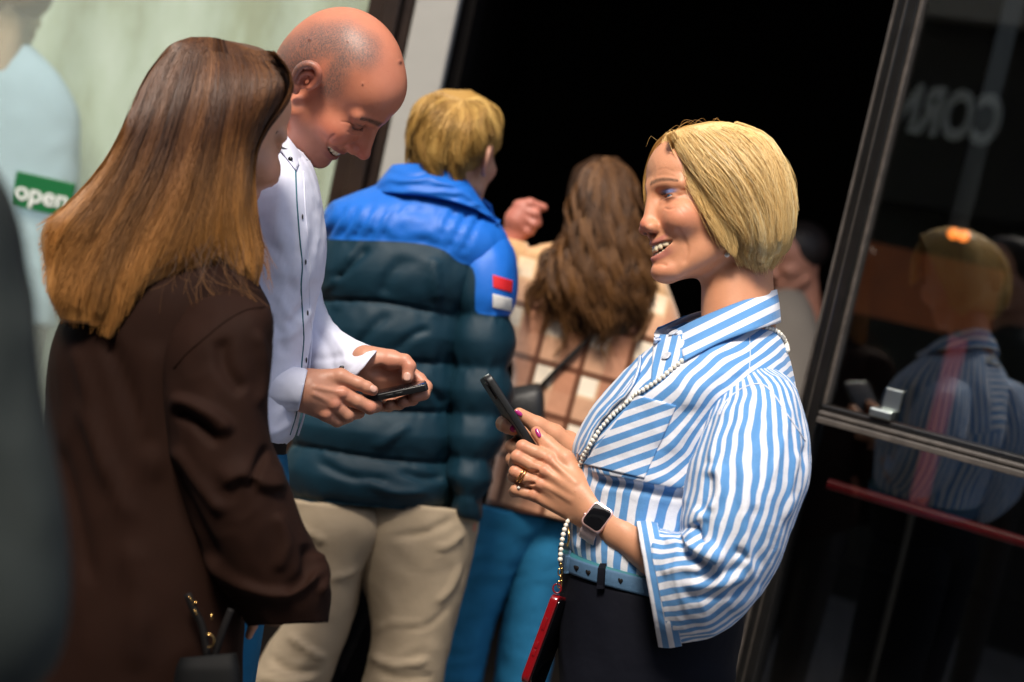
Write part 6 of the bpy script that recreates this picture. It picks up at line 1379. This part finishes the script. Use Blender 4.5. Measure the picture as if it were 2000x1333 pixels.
S1, ak = legs_down([(-420, 1380, -60, 1390, 0, 300), (-400, 1700, -150, 1700, 0, 260)], D6, (0, 0), shrink=.7); garment('trousers', S1, D6, M['lining'], fp, 20, 24); shoe(ak, (.2, 1), D6, fp)
D7 = 3.95
gp = W([(20, 600, 0)], D7)[0]
vp = thing('person', (gp[0], gp[1], 0), 'pale figure in a light blue shirt seen from behind, added behind the shop window in place of a reflection', 'person', 'people outside and inside the shop entrance')
VS = [(-10, 78, 60, 90, 0, 70, 2.2), (-70, 100, 110, 140, 0, 110, 2.4), (-110, 150, 148, 205, 0, 140, 2.4), (-130, 230, 156, 260, 0, 150, 2.4), (-135, 400, 148, 420, 0, 150, 2.3), (-150, 620, 110, 640, 0, 150, 2.3)]
garment('shirt', VS, D7, M['lightblue'], vp, 50, 48, wr=[(50, 5, (1, .5, 1), 44)])
ps7 = Pose((30, 20, 0), (.3, .05, .95), (.2, -.98, 0), D7, 1.); obj('body', W(ps7(HV), D7), HF, M['skin_far'], vp, {'tint': np.tile((.45, .33, .22), (len(HV), 1))})
V, fs = ball(ps7((-12, 0, 46)), (72, 60, 66), 24, 16); obj('hair', W(V, D7), fs, M['boyhair'], vp)
S1, ak = legs_down([(-140, 610, 100, 630, 0, 140), (-120, 900, 20, 900, 0, 120)], D7, (0, 0), shrink=.7); garment('trousers', S1, D7, M['navy'], vp, 20, 24)
D8 = 4.6
gp = W([(1545, 800, 0)], D8)[0]
dp = thing('person', (gp[0], gp[1], 0), 'dim guest in grey standing in the dark room behind the blonde woman', 'person', 'people outside and inside the shop entrance')
garment('sweater', [(1515, 560, 1570, 570, 0, 60, 2.2), (1480, 590, 1592, 620, 0, 110, 2.4), (1462, 660, 1604, 690, 0, 130, 2.4), (1450, 780, 1590, 800, 0, 130, 2.3), (1420, 960, 1550, 980, 0, 120, 2.3)], D8, plain('grey_sweater', (.16, .14, .12), .9), dp, 40, 40, wr=[(40, 4, (1, .5, 1), 46)])
ps8 = Pose((1556, 508, 0), (-.75, .1, -.6), (.2, -.98, 0), D8, .95); obj('body', W(ps8(HV), D8), HF, M['skin_far'], dp, {'tint': np.tile((.45, .2, .13), (len(HV), 1))})
V, fs = ball(ps8((-20, 0, 46)), (56, 50, 52), 24, 16); obj('hair', W(V, D8), fs, M['lining'], dp)
S1, ak = legs_down([(1410, 950, 1550, 970, 0, 110), (1380, 1200, 1480, 1200, 0, 100)], D8, (0, 0), shrink=.7); garment('trousers', S1, D8, M['navy'], dp, 20, 24); shoe(ak, (-1, -.3), D8, dp)
